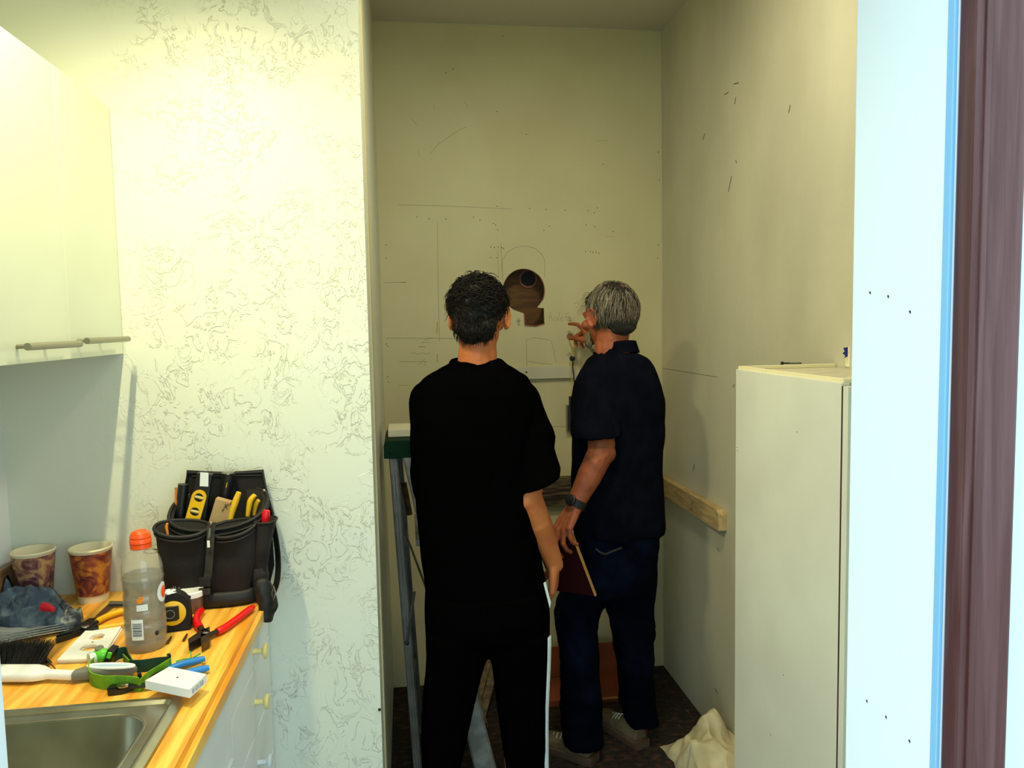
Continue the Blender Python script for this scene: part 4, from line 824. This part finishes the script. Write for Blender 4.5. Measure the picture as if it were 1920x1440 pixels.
obj('grip', rings(B(), [sect(G0, .011, .0095), sect(G1, .0145, .011), sect(G2, .0155, .011), sect(G3, .011, .009), sect(G3+ax_*.008, .004, .004)]), 'greyp', t, True)
bm = B(); c_ = (G1*.45+G3*.55)+V((0, 0, .0105)); lp = [c_+ax_*math.cos(a)*.045+sd*math.sin(a)*.0095 for a in [2*PI*k/32 for k in range(33)]]; tube(bm, lp, .0028, 8); obj('hang_loop', bm, 'white', t, True)
lp = [c_+ax_*math.cos(a)*.042+sd*math.sin(a)*.0078+V((0, 0, -.0015)) for a in [2*PI*k/32 for k in range(32)]]; obj('hang_recess', prism(B(), lp, (0, 0, .002)), 'paleblue', t)
bm = B()
for k in range(1500):
    u = random.random(); s0 = P0*(1-u)+P1*u+sd*random.uniform(.018, .023)+V((0, 0, random.uniform(-.009, .008))); px = -20+u*118+random.gauss(0, 4); ln = random.uniform(.75, 1.05)
    e = PZ(min(px, 104)+6, 1200+abs(px-60)*.10-random.uniform(-3, 8), K+random.uniform(.010, .034)); e = s0+(e-s0)*ln; m_ = (s0+e)/2+V((random.uniform(-.003, .003), 0, .004)); tube(bm, [s0, m_, e], [.0005, .00045, .0002], 3)
obj('bristles', bm, 'bristle', t)['kind'] = 'stuff'
for a, b in (((88, 1236), (104, 1254)), ((84, 1246), (92, 1250))): obj('bent_bristle', tube(B(), [cz(*a, .02), cz(*b, .003)], .0012, 5), 'bristle', t)
# cover plates
def plate(name, lab, off, h):
    crn = [(165, 1181), (228, 1177), (190, 1238), (107, 1241)]; P_ = [cz(x+off[0], y+off[1], h) for x, y in crn]
    def uv(u, v): return (P_[0]*(1-u)+P_[1]*u)*(1-v)+(P_[3]*(1-u)+P_[2]*u)*v
    hs = []
    for vc in (.32, .66):
        hs.append([uv(.5+.20*max(-.8, min(.8, math.cos(a)))*1.15, vc+.10*math.sin(a)) for a in [2*PI*k/24 for k in range(24)]])
    t = thing(name, lab, 'cover plate', cz(167+off[0], 1210+off[1])); obj('plate', prism(B(), P_, (0, 0, .004), hs), 'white', t)
    obj('screw_hole', lathe(B(), [(.002, 0), (.002, .0004)], uv(.5, .5)+V((0, 0, .0041)), 10), 'holes', t); return t
plate('outlet_cover', 'white outlet cover plate with two openings, lower of two stacked', (3, 3), .0005); plate('outlet_cover', 'white outlet cover plate with two openings, upper of two stacked', (0, 0), .0055)
# pliers --------------------------------------------------------------
def pliers(name, lab, cat, hA, hB, piv, jA, jB, rh, hm, jm, hh=.012, metal=None, neck=.35):
    """hA, hB: lists of handle points from pivot outwards; jA, jB jaw tip polygons"""
    t = thing(name, lab, cat, V((piv.x, piv.y, K)))
    for hp in (hA, hB):
        sp = spline(hp, 5); n = len(sp); k0 = max(1, int(n*neck*.5)); obj('shank', tube(B(), [piv]+sp[:k0+2], rh*.8, 8, .7), jm, t, True)
        rr = [rh*(.9 if i in (0,) else 1.05-.1*i/n) for i in range(n-k0)]; rr[-1] *= .75; obj('handle', tube(B(), sp[k0:], rr, 10, .9), hm, t, True)
    for j in (jA, jB): obj('jaw', prism(B(), j, (0, 0, hh)), jm, t)
    obj('pivot', lathe(B(), [(.008, 0), (.008, .002), (.005, .003)], piv+V((0, 0, hh*.55)), 16), 'chrome', t, True); return t
z_ = .010
pv = cz(386, 1194, z_)
pliers('red_pliers', 'diagonal cutting pliers with red handles spread open by the worktop edge', 'pliers', [cz(380, 1182, z_), cz(370, 1170, z_), cz(369, 1158, z_), cz(378, 1143, z_)], [cz(398, 1188, z_), cz(420, 1178, z_), cz(448, 1158, z_), cz(474, 1138, z_)], pv,
       [cz(x, y, .004) for x, y in ((380, 1192), (394, 1196), (394, 1212), (378, 1222), (377, 1204))], [cz(x, y, .004) for x, y in ((394, 1188), (376, 1196), (353, 1212), (355, 1222), (372, 1211), (386, 1204))], .0088, 'red', 'plierm', .016)
pv = cz(236, 1288, z_)
pliers('blue_pliers', 'long-nose pliers with blue handles lying under the white block', 'pliers', [cz(262, 1278, z_), cz(300, 1262, z_), cz(340, 1246, z_), cz(384, 1235, z_)], [cz(262, 1286, z_), cz(310, 1278, z_), cz(350, 1262, z_), cz(392, 1252, z_)], pv,
       [cz(x, y, .003) for x, y in ((244, 1278), (226, 1282), (206, 1294), (201, 1300), (222, 1297), (246, 1290))], [cz(x, y, .001) for x, y in ((250, 1286), (228, 1292), (201, 1301), (203, 1305), (228, 1302), (254, 1293))], .0072, 'blue', 'black', .009, neck=.9)
obj('jaw_insert', lathe(B(), [(.012, 0), (.012, .002)], cz(232, 1285, .0125), 20), 'chrome', bpy.data.objects['blue_pliers']); obj('cork_edge', tube(B(), [cz(310, 1268, z_), cz(352, 1257, z_), cz(378, 1247, z_)], .003, 6), 'gold', bpy.data.objects['blue_pliers'])
pv = cz(160, 1180, z_)
pliers('wire_stripper', 'wire stripper with yellow handles and black jaws behind the bottle', 'pliers', [cz(172, 1172, z_), cz(195, 1158, z_), cz(222, 1148, z_), cz(246, 1143, z_)], [cz(176, 1180, z_), cz(200, 1176, z_), cz(226, 1172, z_), cz(252, 1168, z_)], pv,
       [cz(x, y, .003) for x, y in ((182, 1166), (168, 1167), (146, 1180), (118, 1195), (106, 1200), (148, 1189), (176, 1176))], [cz(x, y, .001) for x, y in ((182, 1174), (160, 1185), (128, 1198), (104, 1205), (106, 1207), (150, 1192), (184, 1181))], .0072, 'yellow', 'black', .010, neck=.25)
t = thing('steel_scraper', 'grey steel scraper blade lying behind the yellow handled wire stripper', 'scraper', cz(205, 1145))
obj('blade', prism(B(), [cz(x, y, .001) for x, y in ((178, 1158), (206, 1131), (245, 1130), (245, 1137), (212, 1140), (192, 1156))], (0, 0, .002)), 'nickel', t); obj('spine', tube(B(), [cz(206, 1131, .006), cz(245, 1131, .006)], .005, 6), 'nickel', t)
# bottle
q = cz(275, 1212); t = thing('drink_bottle', 'clear ribbed sports drink bottle with an orange cap on the worktop', 'bottle', q)
tot = .222; R0 = .0415
bp = [(.004, .004), (.030, .002), (.036, .0), (.0405, .006), (.041, .022), (.0398, .027), (.0412, .032), (.0412, .056), (.040, .060), (.0408, .064), (.0402, .086), (.0392, .090), (.0400, .094), (.0396, .116), (.0384, .120), (.0395, .124), (.0395, .142), (.0408, .150), (.0400, .154), (.0385, .157), (.0398, .161), (.0395, .172), (.036, .186), (.030, .198), (.022, .207), (.0185, .212), (.0185, .218)]
obj('bottle_body', lathe(B(), bp+[(.017, .218), (.017, .211)], q, 48, close=False), 'bottle', t, 60)
lp_ = [(r-.0022, max(h, .003)) for r, h in bp if h < .158]; obj('liquid', lathe(B(), lp_, q, 40), 'liquid', t, 60)
obj('cap_ring', lathe(B(), [(.0195, .211), (.0205, .212), (.0205, .221), (.0195, .2215)], q, 36), 'orange', t, 30)
bm = lathe(B(), [(.0190, .2222), (.0212, .2226), (.0212, .229), (.0195, .232), (.0205, .235), (.018, .243), (.012, .2475), (.010, .246), (.002, .2455)], q, 36); obj('cap', bm, 'orange', t, 35)
def patch(a0, a1, z0, z1, dr, m, name, rr=.0412, par=None): return obj(name, lathe(B(), [(rr+dr, z0), (rr+dr, z1)], q, 10, a0=math.radians(a0), a1=math.radians(a1), V=None) if False else lathe(B(), [(rr+dr, z0), (rr+dr, z1)], q, 10, V((0, 0, 1)), math.radians(a0), math.radians(a1)), m, par or t, True)
# angle of the camera seen from the bottle
ang = math.degrees(math.atan2(-q.y, -q.x))
Fl = frame(V((0, 0, 1)), V((0, 1, 0))); x_ax = Fl@V((1, 0, 0)); 
def wa(a): # world angle -> lathe angle
    d = V((math.cos(math.radians(a)), math.sin(math.radians(a)), 0)); l = Fl.inverted()@d; return math.degrees(math.atan2(l.y, l.x))
sg = 1 if abs(((wa(10)-wa(0))+540) % 360-180-10) < 1 else -1
def pat(ao, w_, z0, z1, dr, m, name, par=None, rr=.0412): c = wa(ang+ao); return patch(c-w_/2, c+w_/2, z0, z1, dr, m, name, rr, par)
lb = pat(-22, 32, .030, .073, .0006, 'white', 'barcode_label')
z0 = .038
for k, hgt in enumerate((.0008, .0016, .0006, .0012, .0006, .0018, .0008, .0006, .0016, .0008, .0012, .0006, .0014)): pat(-22, 25, z0, z0+hgt, .0009, 'ink', 'barcode_bar', lb); z0 += hgt+.0011
for k in range(5): pat(-32+k*5, 3, .074, .0765, .0004, 'lgrey', 'small_print', lb)
l2 = pat(-6, 30, .090, .103, .0004, 'paper', 'clear_label', rr=.0402)
for a_, w_, z0, z1 in ((-12, 12, .106, .116), (-12, 16, .109, .113), (-3, 4, .112, .119), (-9, 12, .117, .120), (-2, 9, .118, .120)): pat(a_, w_, z0, z1, .0006, 'orange2', 'orange_print', l2, .0402)
c0 = V((0, 0, 0)); 
bm = B(); aa = wa(ang+50); vs = []
def disc(ac, zc, w_, h_, dr, m, name, par):
    bm = B(); pts = []
    for k in range(28):
        t_ = 2*PI*k/28; a_ = math.radians(wa(ang+ac)+w_*math.cos(t_)); pts.append(q+Fl@V(((.0402+dr)*math.cos(a_), (.0402+dr)*math.sin(a_), zc+h_*math.sin(t_))))
    cen = bm.verts.new(sum(pts, V())/28+(sum(pts, V())/28-q-V((0, 0, zc))).normalized()*.003); vv = [bm.verts.new(p) for p in pts]
    for k in range(28): bm.faces.new((cen, vv[k], vv[(k+1) % 28]))
    return obj(name, bm, m, par)
dg = disc(62, .118, 24, .021, .0004, 'paper', 'round_emblem', t); disc(64, .118, 12, .013, .0012, 'orange', 'emblem_centre', dg); disc(66, .118, 5, .006, .002, 'ink', 'emblem_mark', dg)
disc(30, .038, 6, .005, .0012, 'ink', 'date_mark', t)
# tape measure
pc = PY(327, 1150, 1.74); u = V((.98, .18, 0)).normalized(); bk = V((-.18, .98, 0)).normalized(); up = V((0, 0, 1)); c = V((pc.x, pc.y, K+.001))
def shp(hw, h_, base_=0., rnd_=.5, n=18):
    pts = [(-hw, base_), (hw, base_)]; 
    for k in range(n+1): a = PI*k/n; pts.append((hw*math.cos(a)*(1), h_-hw*rnd_*1.1+hw*rnd_*1.1*math.sin(a)) if True else 0)
    return pts
T3 = lambda x, z, y=0: c+u*x+bk*y+up*z
t = thing('tape_measure', 'black and yellow tape measure standing upright behind the bottle', 'tape measure', c)
hw, ht = .033, .084
bm = prism(B(), [T3(x, z, -.020) for x, z in shp(hw, ht, 0, .95)], bk*.040); bmesh.ops.bevel(bm, geom=[e for e in bm.edges if len(e.link_faces) == 2 and e.calc_face_angle(0) > 1], offset=.003, segments=2, affect='EDGES'); obj('case', bm, 'blackm', t)
f = obj('side_plate', lathe(B(), [(.027, 0), (.027, .002), (.024, .003)], T3(-.001, .042, -.0195), 36, -bk), 'yellow', t, True)
obj('belt_square', prism(B(), [T3(x, z, -.0235) for x, z in ((-.026, .026), (.006, .026), (.012, .030), (.012, .058), (-.026, .058))], -bk*.0015), 'black', f); obj('ring_mark', tube(B(), [T3(-.006+.009*math.cos(a), .042+.009*math.sin(a), -.0252) for a in [2*PI*k/24 for k in range(25)]], .0005, 5), 'lgrey', f)
obj('silver_bar', tube(B(), [T3(-.026, .060, -.0245), T3(.012, .060, -.0245)], .0012, 5), 'chrome', f)
bm = B(); ell(bm, T3(-.010, ht-.002, .0), (.018, .015, .006)); me = blob(bm, .0025, 1, lambda c_, n: n*noise.noise(c_*150)*.006); link('plaster_crust', me, 'paper', t, 2)['label'] = 'white plaster crust on top'
for k in range(7): a_ = T3(-.01+.004*k, ht+.004, 0); obj('fibre', tube(B(), [a_, a_+V((random.uniform(-.004, .004), 0, random.uniform(.003, .009)))], .0004, 4), 'lgrey', t)
# little jar
q = cz(361, 1146); t = thing('small_jar', 'small brown jar with a white lid between tape measure and tool bag', 'jar', q)
obj('jar_body', lathe(B(), [(.022, 0), (.0235, .002), (.026, .040), (.0255, .041)], q, 32), 'jar', t, True); obj('lid', lathe(B(), [(.027, .038), (.0285, .039), (.0285, .050), (.0265, .052), (.025, .0515), (.002, .0515)], q, 36), 'white', t, 30)
# bits
for (px, py, lab) in ((317, 1200, 'small metal drill bit lying right beside the bottle'), (347, 1195, 'small metal drill bit lying next to the red pliers')):
    a, b = cz(px-3, py+6, .003), cz(px+4, py-6, .003); t = thing('driver_bit', lab, 'bit', cz(px, py), 'loose driver bits'); obj('shank', tube(B(), [a, (a+b)/2], .003, 6), 'plierm', t, False); obj('tip', tube(B(), [(a+b)/2, b], [.0028, .0018], 6), 'chrome', t)
# green wire
t = tag(obj('wire_scrap', tube(B(), spline([cz(330, 1240, .002), cz(345, 1236, .004), cz(357, 1234, .006), cz(358, 1226, .012), cz(356, 1221, .014)], 5), .0012, 6), 'wgreen', None, True, cz(330, 1240)), 'short bent piece of green wire beneath the red pliers', 'wire')
tag(obj('wire_scrap', tube(B(), [cz(362, 1233, .0015), cz(376, 1225, .0015)], .0012, 6), 'wgreen', None, True, cz(362, 1233)), 'straight snippet of green wire above the blue handles', 'wire')
# headlamp and strap
t = thing('headlamp', 'green headlamp with lime elastic strap lying on the brush handle', 'headlamp', cz(200, 1240))
b0 = cz(186, 1232, .020)
bm = B(); ell(bm, b0, (.017, .015, .016)); ell(bm, b0+V((.008, -.002, .004)), (.014, .014, .014)); link('lamp_body', blob(bm, .002, 3), 'lime', t, 2)
d = (cz(160, 1240, .02)-b0).normalized(); obj('lens', lathe(B(), [(.013, .0), (.0145, .006), (.013, .011), (.004, .013)], b0+d*.008, 24, d), 'glow', t, True)
obj('button', lathe(B(), [(.008, 0), (.008, .005), (.0065, .0065)], b0+V((.001, .002, .014)), 20, V((-.1, -.3, 1))), 'greyp', t, True)
b1 = cz(207, 1232, .020); bm = box(B(), -.007, -.014, -.018, .007, .014, .020, .003, Matrix.Translation(b1)@Matrix.Rotation(.35, 4, 'Y')); obj('bracket', bm, 'black', t); bm = box(B(), -.004, -.015, -.006, .004, .010, .006, .001, Matrix.Translation(b1+V((.004, -.003, .010)))@Matrix.Rotation(.35, 4, 'Y')); obj('bracket_pad', bm, 'lime', t)
hv = V((0, -.10, 1)).normalized()
obj('strap', ribbon(B(), spline([cz(211, 1252), cz(196, 1250), cz(180, 1256), cz(169, 1272), cz(173, 1286), cz(196, 1293), cz(222, 1293), cz(246, 1294), cz(263, 1297)], 5), .028, .0018, hv), 'green', t, True)
obj('strap', ribbon(B(), spline([cz(264, 1296, .001), cz(278, 1282, .001), cz(300, 1268, .001), cz(322, 1254, .004)], 5), .023, .0018, hv), 'green', t, True)
o = obj('strap', ribbon(B(), spline([cz(318, 1254, .004), cz(296, 1256), cz(270, 1260), cz(245, 1261)], 5), .026, .0018, hv), 'dgreen', t, True); o['label'] = 'dark green inner side of the strap'
o = obj('strap', ribbon(B(), spline([cz(213, 1243, .004), cz(224, 1236, .004), cz(238, 1234, .004), cz(242, 1244, .002), cz(250, 1258)], 5), .024, .0018, hv), 'dgreen', t, True); o['label'] = 'dark green strap end beside the lamp'
obj('strap', ribbon(B(), spline([cz(232, 1240, .006), cz(240, 1248, .004), cz(248, 1256, .002)], 4), .016, .0018, hv), 'green', t, True)
for (px, py) in ((263, 1290), (318, 1253)): p = cz(px, py); obj('slider', box(B(), -.003, -.004, 0, .003, .004, .029, .001, Matrix.Translation(p)@Matrix.Rotation(.6, 4, 'Z')), 'black', t)
# white block with moulded digits
tp = [PZ(317, 1250, K+.034), PZ(387, 1264, K+.034), PZ(355, 1293, K+.034), PZ(272, 1276, K+.034)]
t = thing('white_block', 'white plastic block with a small hole and moulded digits resting on the blue handles', 'block', (tp[3]+tp[1])/2-V((0, 0, .017)))
bm = prism(B(), tp, (0, 0, -.0155)); obj('block_body', bm, 'white', t)
hc = (tp[0]+tp[1]+tp[2]+tp[3])/4; obj('hole', lathe(B(), [(.0022, 0), (.0022, .0004)], hc, 12), 'holes', t)
cu = bpy.data.curves.new('digits', 'FONT'); cu.body = '810158'; cu.size = .013; cu.extrude = .0003
to = bpy.data.objects.new('td', cu); COL.objects.link(to); bpy.context.view_layer.update(); me = bpy.data.meshes.new_from_object(to.evaluated_get(bpy.context.evaluated_depsgraph_get())); bpy.data.objects.remove(to)
a, b = tp[2], tp[1]; ux = (b-a).normalized(); nz_ = ux.cross(V((0, 0, 1))).normalized(); me.transform(Matrix.Translation(a+ux*.008+V((0, 0, -.0125))+nz_*.0004) @ Matrix((ux, V((0, 0, 1)), nz_)).transposed().to_4x4()); me.materials.clear(); link('digits', me, 'lgrey', t)

# ================================================================== tool bag against the wall
def W(px, py, y): return PY(px, py, y)
def U(cx0, cx1, py, y, b, n=2.8, seg=40, z=None):
    """rounded pouch ring at photo row py"""
    a = W(cx0, py, y); c_ = W(cx1, py, y); m = (a+c_)/2; hw = (c_-a).length/2; out = []
    for k in range(seg):
        t_ = 2*PI*k/seg; co, si = math.cos(t_), math.sin(t_); out.append(m+V((hw*math.copysign(abs(co)**(2/n), co), b*math.copysign(abs(si)**(2/n), si), 0)))
    return out
def bend(ring, amp, c=None):   # dip the rim towards the middle front
    xs = [p.x for p in ring]; m = (min(xs)+max(xs))/2; h = (max(xs)-min(xs))/2; ys = [p.y for p in ring]; my = (min(ys)+max(ys))/2; hy = (max(ys)-min(ys))/2
    return [V((p.x, p.y, p.z+amp[0]*(1-((p.x-m)/h)**2)*(1 if p.y < my else 0)+amp[1]*(p.y-my)/hy+amp[2]*(p.x-m)/h)) for p in ring]
bag = thing('tool_bag', 'black nylon tool pouch full of tools leaning on the textured wall', 'tool bag', V((W(400, 1128, 1.93).x, 1.93, K)))
b0z = lambda ring: [V((p.x, p.y, max(p.z, K+.001))) for p in ring]
yc, bb = 1.945, .062
# back panel
bm = B(); pf = [W(x, y, 1.995) for x, y in ((352, 884), (420, 886), (492, 883), (500, 925), (508, 960), (512, 1060), (504, 1118), (330, 1124), (322, 1060), (325, 960), (346, 925))]
pf = [V((p.x, 1.995, max(p.z, K+.002))) for p in pf]; prism(bm, pf, (0, .014, 0)); bmesh.ops.bevel(bm, geom=[e for e in bm.edges if len(e.link_faces) == 2 and e.calc_face_angle(0) > 1], offset=.003, segments=2, affect='EDGES'); obj('back_panel', bm, 'nylon', bag)
obj('edge_piping', tube(B(), [W(x, y, 1.992) for x, y in ((346, 925), (352, 886), (420, 888), (492, 885), (500, 925), (512, 965))], .0035, 8), 'nylon2', bag, True)
obj('panel_fold', tube(B(), [W(360, 893, 1.992), W(490, 891, 1.992)], .0015, 6), 'nylon2', bag)
# main pouch with hollow mouth
outr = [b0z(U(312, 497, 1126, yc-.002, bb)), b0z(U(308, 502, 1060, yc, bb+.004)), U(308, 506, 1000, yc, bb+.002), bend(U(320, 500, 955, yc, bb), (-.012, .030, .006)), bend(U(322, 497, 950, yc, bb-.002), (-.012, .030, .006))]
inn = [bend(U(328, 492, 951, yc, bb-.008), (-.012, .030, .006)), U(316, 498, 1000, yc, bb-.008), U(316, 496, 1040, yc, bb-.008)]
obj('main_pouch', rings(B(), outr+inn), 'nylon', bag, 2)
rim = bend(U(319, 501, 950, yc, bb+.001), (-.012, .030, .006)); obj('rim_piping', tube(B(), rim+[rim[0]], .0048, 8), 'nylon2', bag, True)
rim = bend(U(318, 502, 960, yc, bb+.002), (-.012, .030, .006)); obj('rim_piping', tube(B(), rim+[rim[0]], .0034, 8), 'nylon2', bag, True)
# two front pockets
for x0, x1, xb0, xb1, am in ((291, 391, 306, 388, -.004), (392, 480, 392, 470, .006)):
    y_ = 1.885; o1 = [U(xb0, xb1, 1104, y_, .026, 2.4), U(x0+8 if x0 < 300 else x0, x1, 1050, y_, .030, 2.4), U(x0+2, x1, 1000, y_, .031, 2.4), bend(U(x0, x1, 990, y_, .032, 2.4), (-.008, .008, am))]
    i1 = [bend(U(x0+5, x1-4, 990, y_, .027, 2.4), (-.008, .008, am)), U(x0+8, x1-6, 1030, y_, .024, 2.4)]
    obj('front_pocket', rings(B(), o1+i1), 'nylon', bag, 2)
    rim = bend(U(x0-1, x1, 988, y_, .033, 2.4), (-.008, .008, am)); obj('pocket_piping', tube(B(), rim+[rim[0]], .0042, 8), 'nylon2', bag, True)
    rim = bend(U(x0, x1, 996, y_, .0335, 2.4), (-.008, .008, am)); obj('pocket_piping', tube(B(), rim+[rim[0]], .0024, 8), 'nylon2', bag, True)
# bottom band
obj('base_band', rings(B(), [b0z(U(316, 492, 1130, 1.915, .062)), b0z(U(306, 496, 1118, 1.912, .065)), U(304, 492, 1102, 1.912, .062), U(310, 486, 1098, 1.912, .056)]), 'nylon2', bag, 2)
# middle strap and buckle
S1 = [W(391, 980, 1.850), W(388, 1000, 1.846), W(386, 1040, 1.848), W(383, 1078, 1.846), W(381, 1092, 1.842)]
obj('centre_strap', ribbon(B(), [p for p in spline(S1, 4)], .017, .003, V((1, 0, 0))), 'web', bag)
obj('buckle', box(B(), 0, -.006, 0, .026, .006, .022, .003, Matrix.Translation(W(374, 1100, 1.842))), 'nylon2', bag); obj('buckle', box(B(), 0, -.006, 0, .026, .006, .016, .003, Matrix.Translation(W(373, 1116, 1.842))), 'web', bag); obj('strap_end', ribbon(B(), [W(376, 1118, 1.842), W(378, 1128, 1.843)], .018, .003, V((1, 0, 0))), 'nylon2', bag)
zp = obj('zip_pull', tube(B(), [W(394, 990, 1.838), W(393, 1004, 1.838), W(391, 1012, 1.838)], [.002, .003, .002], 6), 'chrome', bag, True); obj('zip_pull', box(B(), -.003, -.002, -.008, .003, .002, .008, .001, Matrix.Translation(W(391, 1020, 1.838))), 'white', bag)
for p in (W(395, 981, 1.842), W(495, 920, 1.93)): obj('rivet', ell(B(), p, (.004, .002, .004)), 'nickel', bag, True)
# side pocket on the right and hanging straps
obj('side_pocket', rings(B(), [U(474, 500, 1068, 1.90, .022), U(476, 508, 1020, 1.905, .028), U(478, 516, 985, 1.91, .032), U(477, 518, 975, 1.91, .033), U(481, 514, 975, 1.91, .028), U(483, 508, 1010, 1.908, .022)]), 'nylon', bag, 2)
obj('side_pocket_piping', tube(B(), (lambda r: r+[r[0]])(U(477, 518, 975, 1.91, .033)), .003, 8), 'nylon2', bag, True)
obj('lower_side_pocket', rings(B(), [b0z(U(474, 498, 1118, 1.915, .03)), U(474, 503, 1080, 1.91, .034), U(474, 500, 1060, 1.905, .03)]), 'nylon', bag, 2)
obj('hanging_strap', ribbon(B(), spline([W(508, 950, 1.96), W(520, 1000, 1.94), W(526, 1050, 1.92), W(524, 1090, 1.90), W(514, 1120, 1.89)], 6), .018, .003, V((-.75, .66, 0))), 'nylon2', bag, True)
bm = B(); limb(bm, [W(492, 1100, 1.87), W(496, 1130, 1.865), W(500, 1155, 1.862)], [.022, .02, .014]); limb(bm, [W(508, 1110, 1.88), W(512, 1135, 1.875), W(503, 1158, 1.868)], [.012, .014, .012]); link('hanging_loop', blob(bm, .004, 4, lambda c_, n: n*noise.noise(c_*50)*.004), 'nylon2', bag, 2)
obj('strap_buckle', tube(B(), [W(513, 1098, 1.865), W(517, 1112, 1.862), W(512, 1126, 1.862), W(509, 1112, 1.862), W(513, 1098, 1.865)], .0016, 6), 'nickel', bag, True)
lpp = [W(297, 1033, 1.86)+V((-.016+.016*math.cos(a), 0, .005*math.sin(a))) for a in [2*PI*k/20 for k in range(21)]]; obj('cord_loop', tube(B(), lpp, .0016, 6), 'web', bag, True)
# tools standing in the pouch
def stand(name, lab, cat, parts, group=None):
    p0 = parts[0][1]; t = thing(name, lab, cat, p0, group)
    for nm, _, bm, m, sm in parts: obj(nm, bm, m, t, sm)
    return t
def bar(p0, p1, w_, d_, y, bev=.002):
    """flat bar between two photo points at plane y, w_ wide, d_ deep"""
    a, b = W(*p0, y), W(*p1, y); ax = (b-a); L_ = ax.length; ax.normalize(); sx = ax.cross(V((0, 1, 0))).normalized(); Mx = Matrix.Translation((a+b)/2) @ Matrix((sx, V((0, 1, 0)), -ax if False else sx.cross(V((0, 1, 0))))).transposed().to_4x4()
    return box(B(), -w_/2, -d_/2, -L_/2, w_/2, d_/2, L_/2, bev, Mx)
y_ = 1.945
t = stand('spirit_level', 'short black spirit level with a yellow face standing in the tool bag', 'spirit level', [('level_body', W(372, 1010, y_), bar((366, 1010), (385, 887), .036, .02, y_), 'black', False)])
a, b = W(365, 962, y_-.011), W(377, 920, y_-.011); ax = (b-a).normalized(); sx = ax.cross(V((0, 1, 0))).normalized(); hl = []; cn = a
def st(u, v): return a+sx*u+ax*v
poly = [st(-.017, -.03), st(-.017, .042)]+[st(-.017*math.cos(k*PI/10), .042+.017*math.sin(k*PI/10)) for k in range(1, 10)]+[st(.017, .042), st(.017, -.03)]
hl = [[st(.011*math.cos(k*PI/9), v+.011*math.sin(k*PI/9)) for k in range(18)] for v in (.040, .004)]
fp = obj('yellow_face', prism(B(), poly, (0, -.004, 0), hl), 'yellow', t)
for v in (.040, .004): obj('vial', tube(B(), [st(-.010, v), st(.010, v)], .004, 8), 'wire_y', t, True)
p = W(382, 899, y_-.0105); obj('sticker', prism(B(), [p+V(q_) for q_ in ((-.010, 0, -.016), (.010, 0, -.018), (.012, 0, .016), (-.007, 0, .018))], (0, -.0008, 0)), 'paper', t)
a, b = W(336, 990, y_+.01), W(344, 908, y_+.01); t = thing('black_marker', 'thick black marker at the left end of the tool bag', 'marker', a); obj('barrel', tube(B(), [a, a*.35+b*.65], .011, 14), 'black', t, True); obj('marker_cap', tube(B(), [a*.35+b*.65, b], .0125, 14), 'black', t, 50)
a, b = W(331, 985, y_+.025), W(331, 917, y_+.025); t = thing('carpenter_pencil', 'orange carpenter pencil behind the black marker in the tool bag', 'pencil', a); obj('wood_shaft', tube(B(), [a, b], .0045, 6), 'orange2', t); obj('butt_end', tube(B(), [b, b+V((0, 0, .004))], .0042, 6), 'card', t)
a, b = W(416, 960, y_+.03), W(428, 888, y_+.03); t = thing('flashlight', 'black flashlight with thin yellow print leaning against the pouch back panel', 'flashlight', a); obj('tube_body', tube(B(), [a, a*.4+b*.6, b], [.013, .014, .017], 16), 'black', t, True); obj('yellow_print', tube(B(), [W(424, 914, y_+.012), W(426, 905, y_+.012)], .0009, 5), 'yellow', t); obj('lens_ring', tube(B(), [b, b+V((0, 0, .003))], .0155, 16), 'nickel', t)
bm = bar((408, 990), (424, 937), .046, .022, y_-.012, .002); t = thing('kraft_block', 'small kraft block with handwriting standing in the tool bag', 'block', W(408, 990, y_-.012)); obj('block_body', bm, 'card', t)
bm = B(); 
for L_ in ([(420, 952), (428, 945)], [(422, 945), (426, 955)], [(430, 948), (434, 941)], [(416, 958), (420, 954)]): tube(bm, [W(x, y, y_-.0245) for x, y in L_], .0008, 4)
obj('handwriting', bm, 'ink', t)
def yh(name, lab, path, m, r, y):
    P_ = spline([W(x, yy, y) for x, yy in path], 5); t = thing(name, lab, 'hand tool', P_[0]); n = len(P_); obj('grip', tube(B(), P_[3:], [r*(.85+.35*math.sin(PI*i/(n-3))) for i in range(n-3)], 10), m, t, True); obj('tang', tube(B(), P_[:5], r*.6, 8), 'plierm', t, True)
yh('hand_tool', 'yellow tool handle leaning right of the kraft block in the tool bag', [(428, 1000), (434, 965), (441, 942), (448, 923)], 'yellow', .0065, y_-.02)
yh('hand_tool', 'thick yellow curved tool handle near the right end of the tool bag', [(462, 990), (466, 955), (470, 938), (478, 928)], 'yellow', .006, y_)
yh('hand_tool', 'short thin yellow tool handle right of the thick curved one', [(474, 985), (478, 955), (482, 942), (486, 938)], 'yellow', .005, y_+.012)
yh('hand_tool', 'red tool handle sticking out of the right side pocket', [(496, 1020), (497, 985), (498, 968), (500, 957)], 'red', .0085, 1.91)
yh('hand_tool', 'thin orange handle poking out of the left front pocket', [(316, 1020), (314, 1000), (312, 988), (314, 981)], 'orange2', .0028, 1.885)
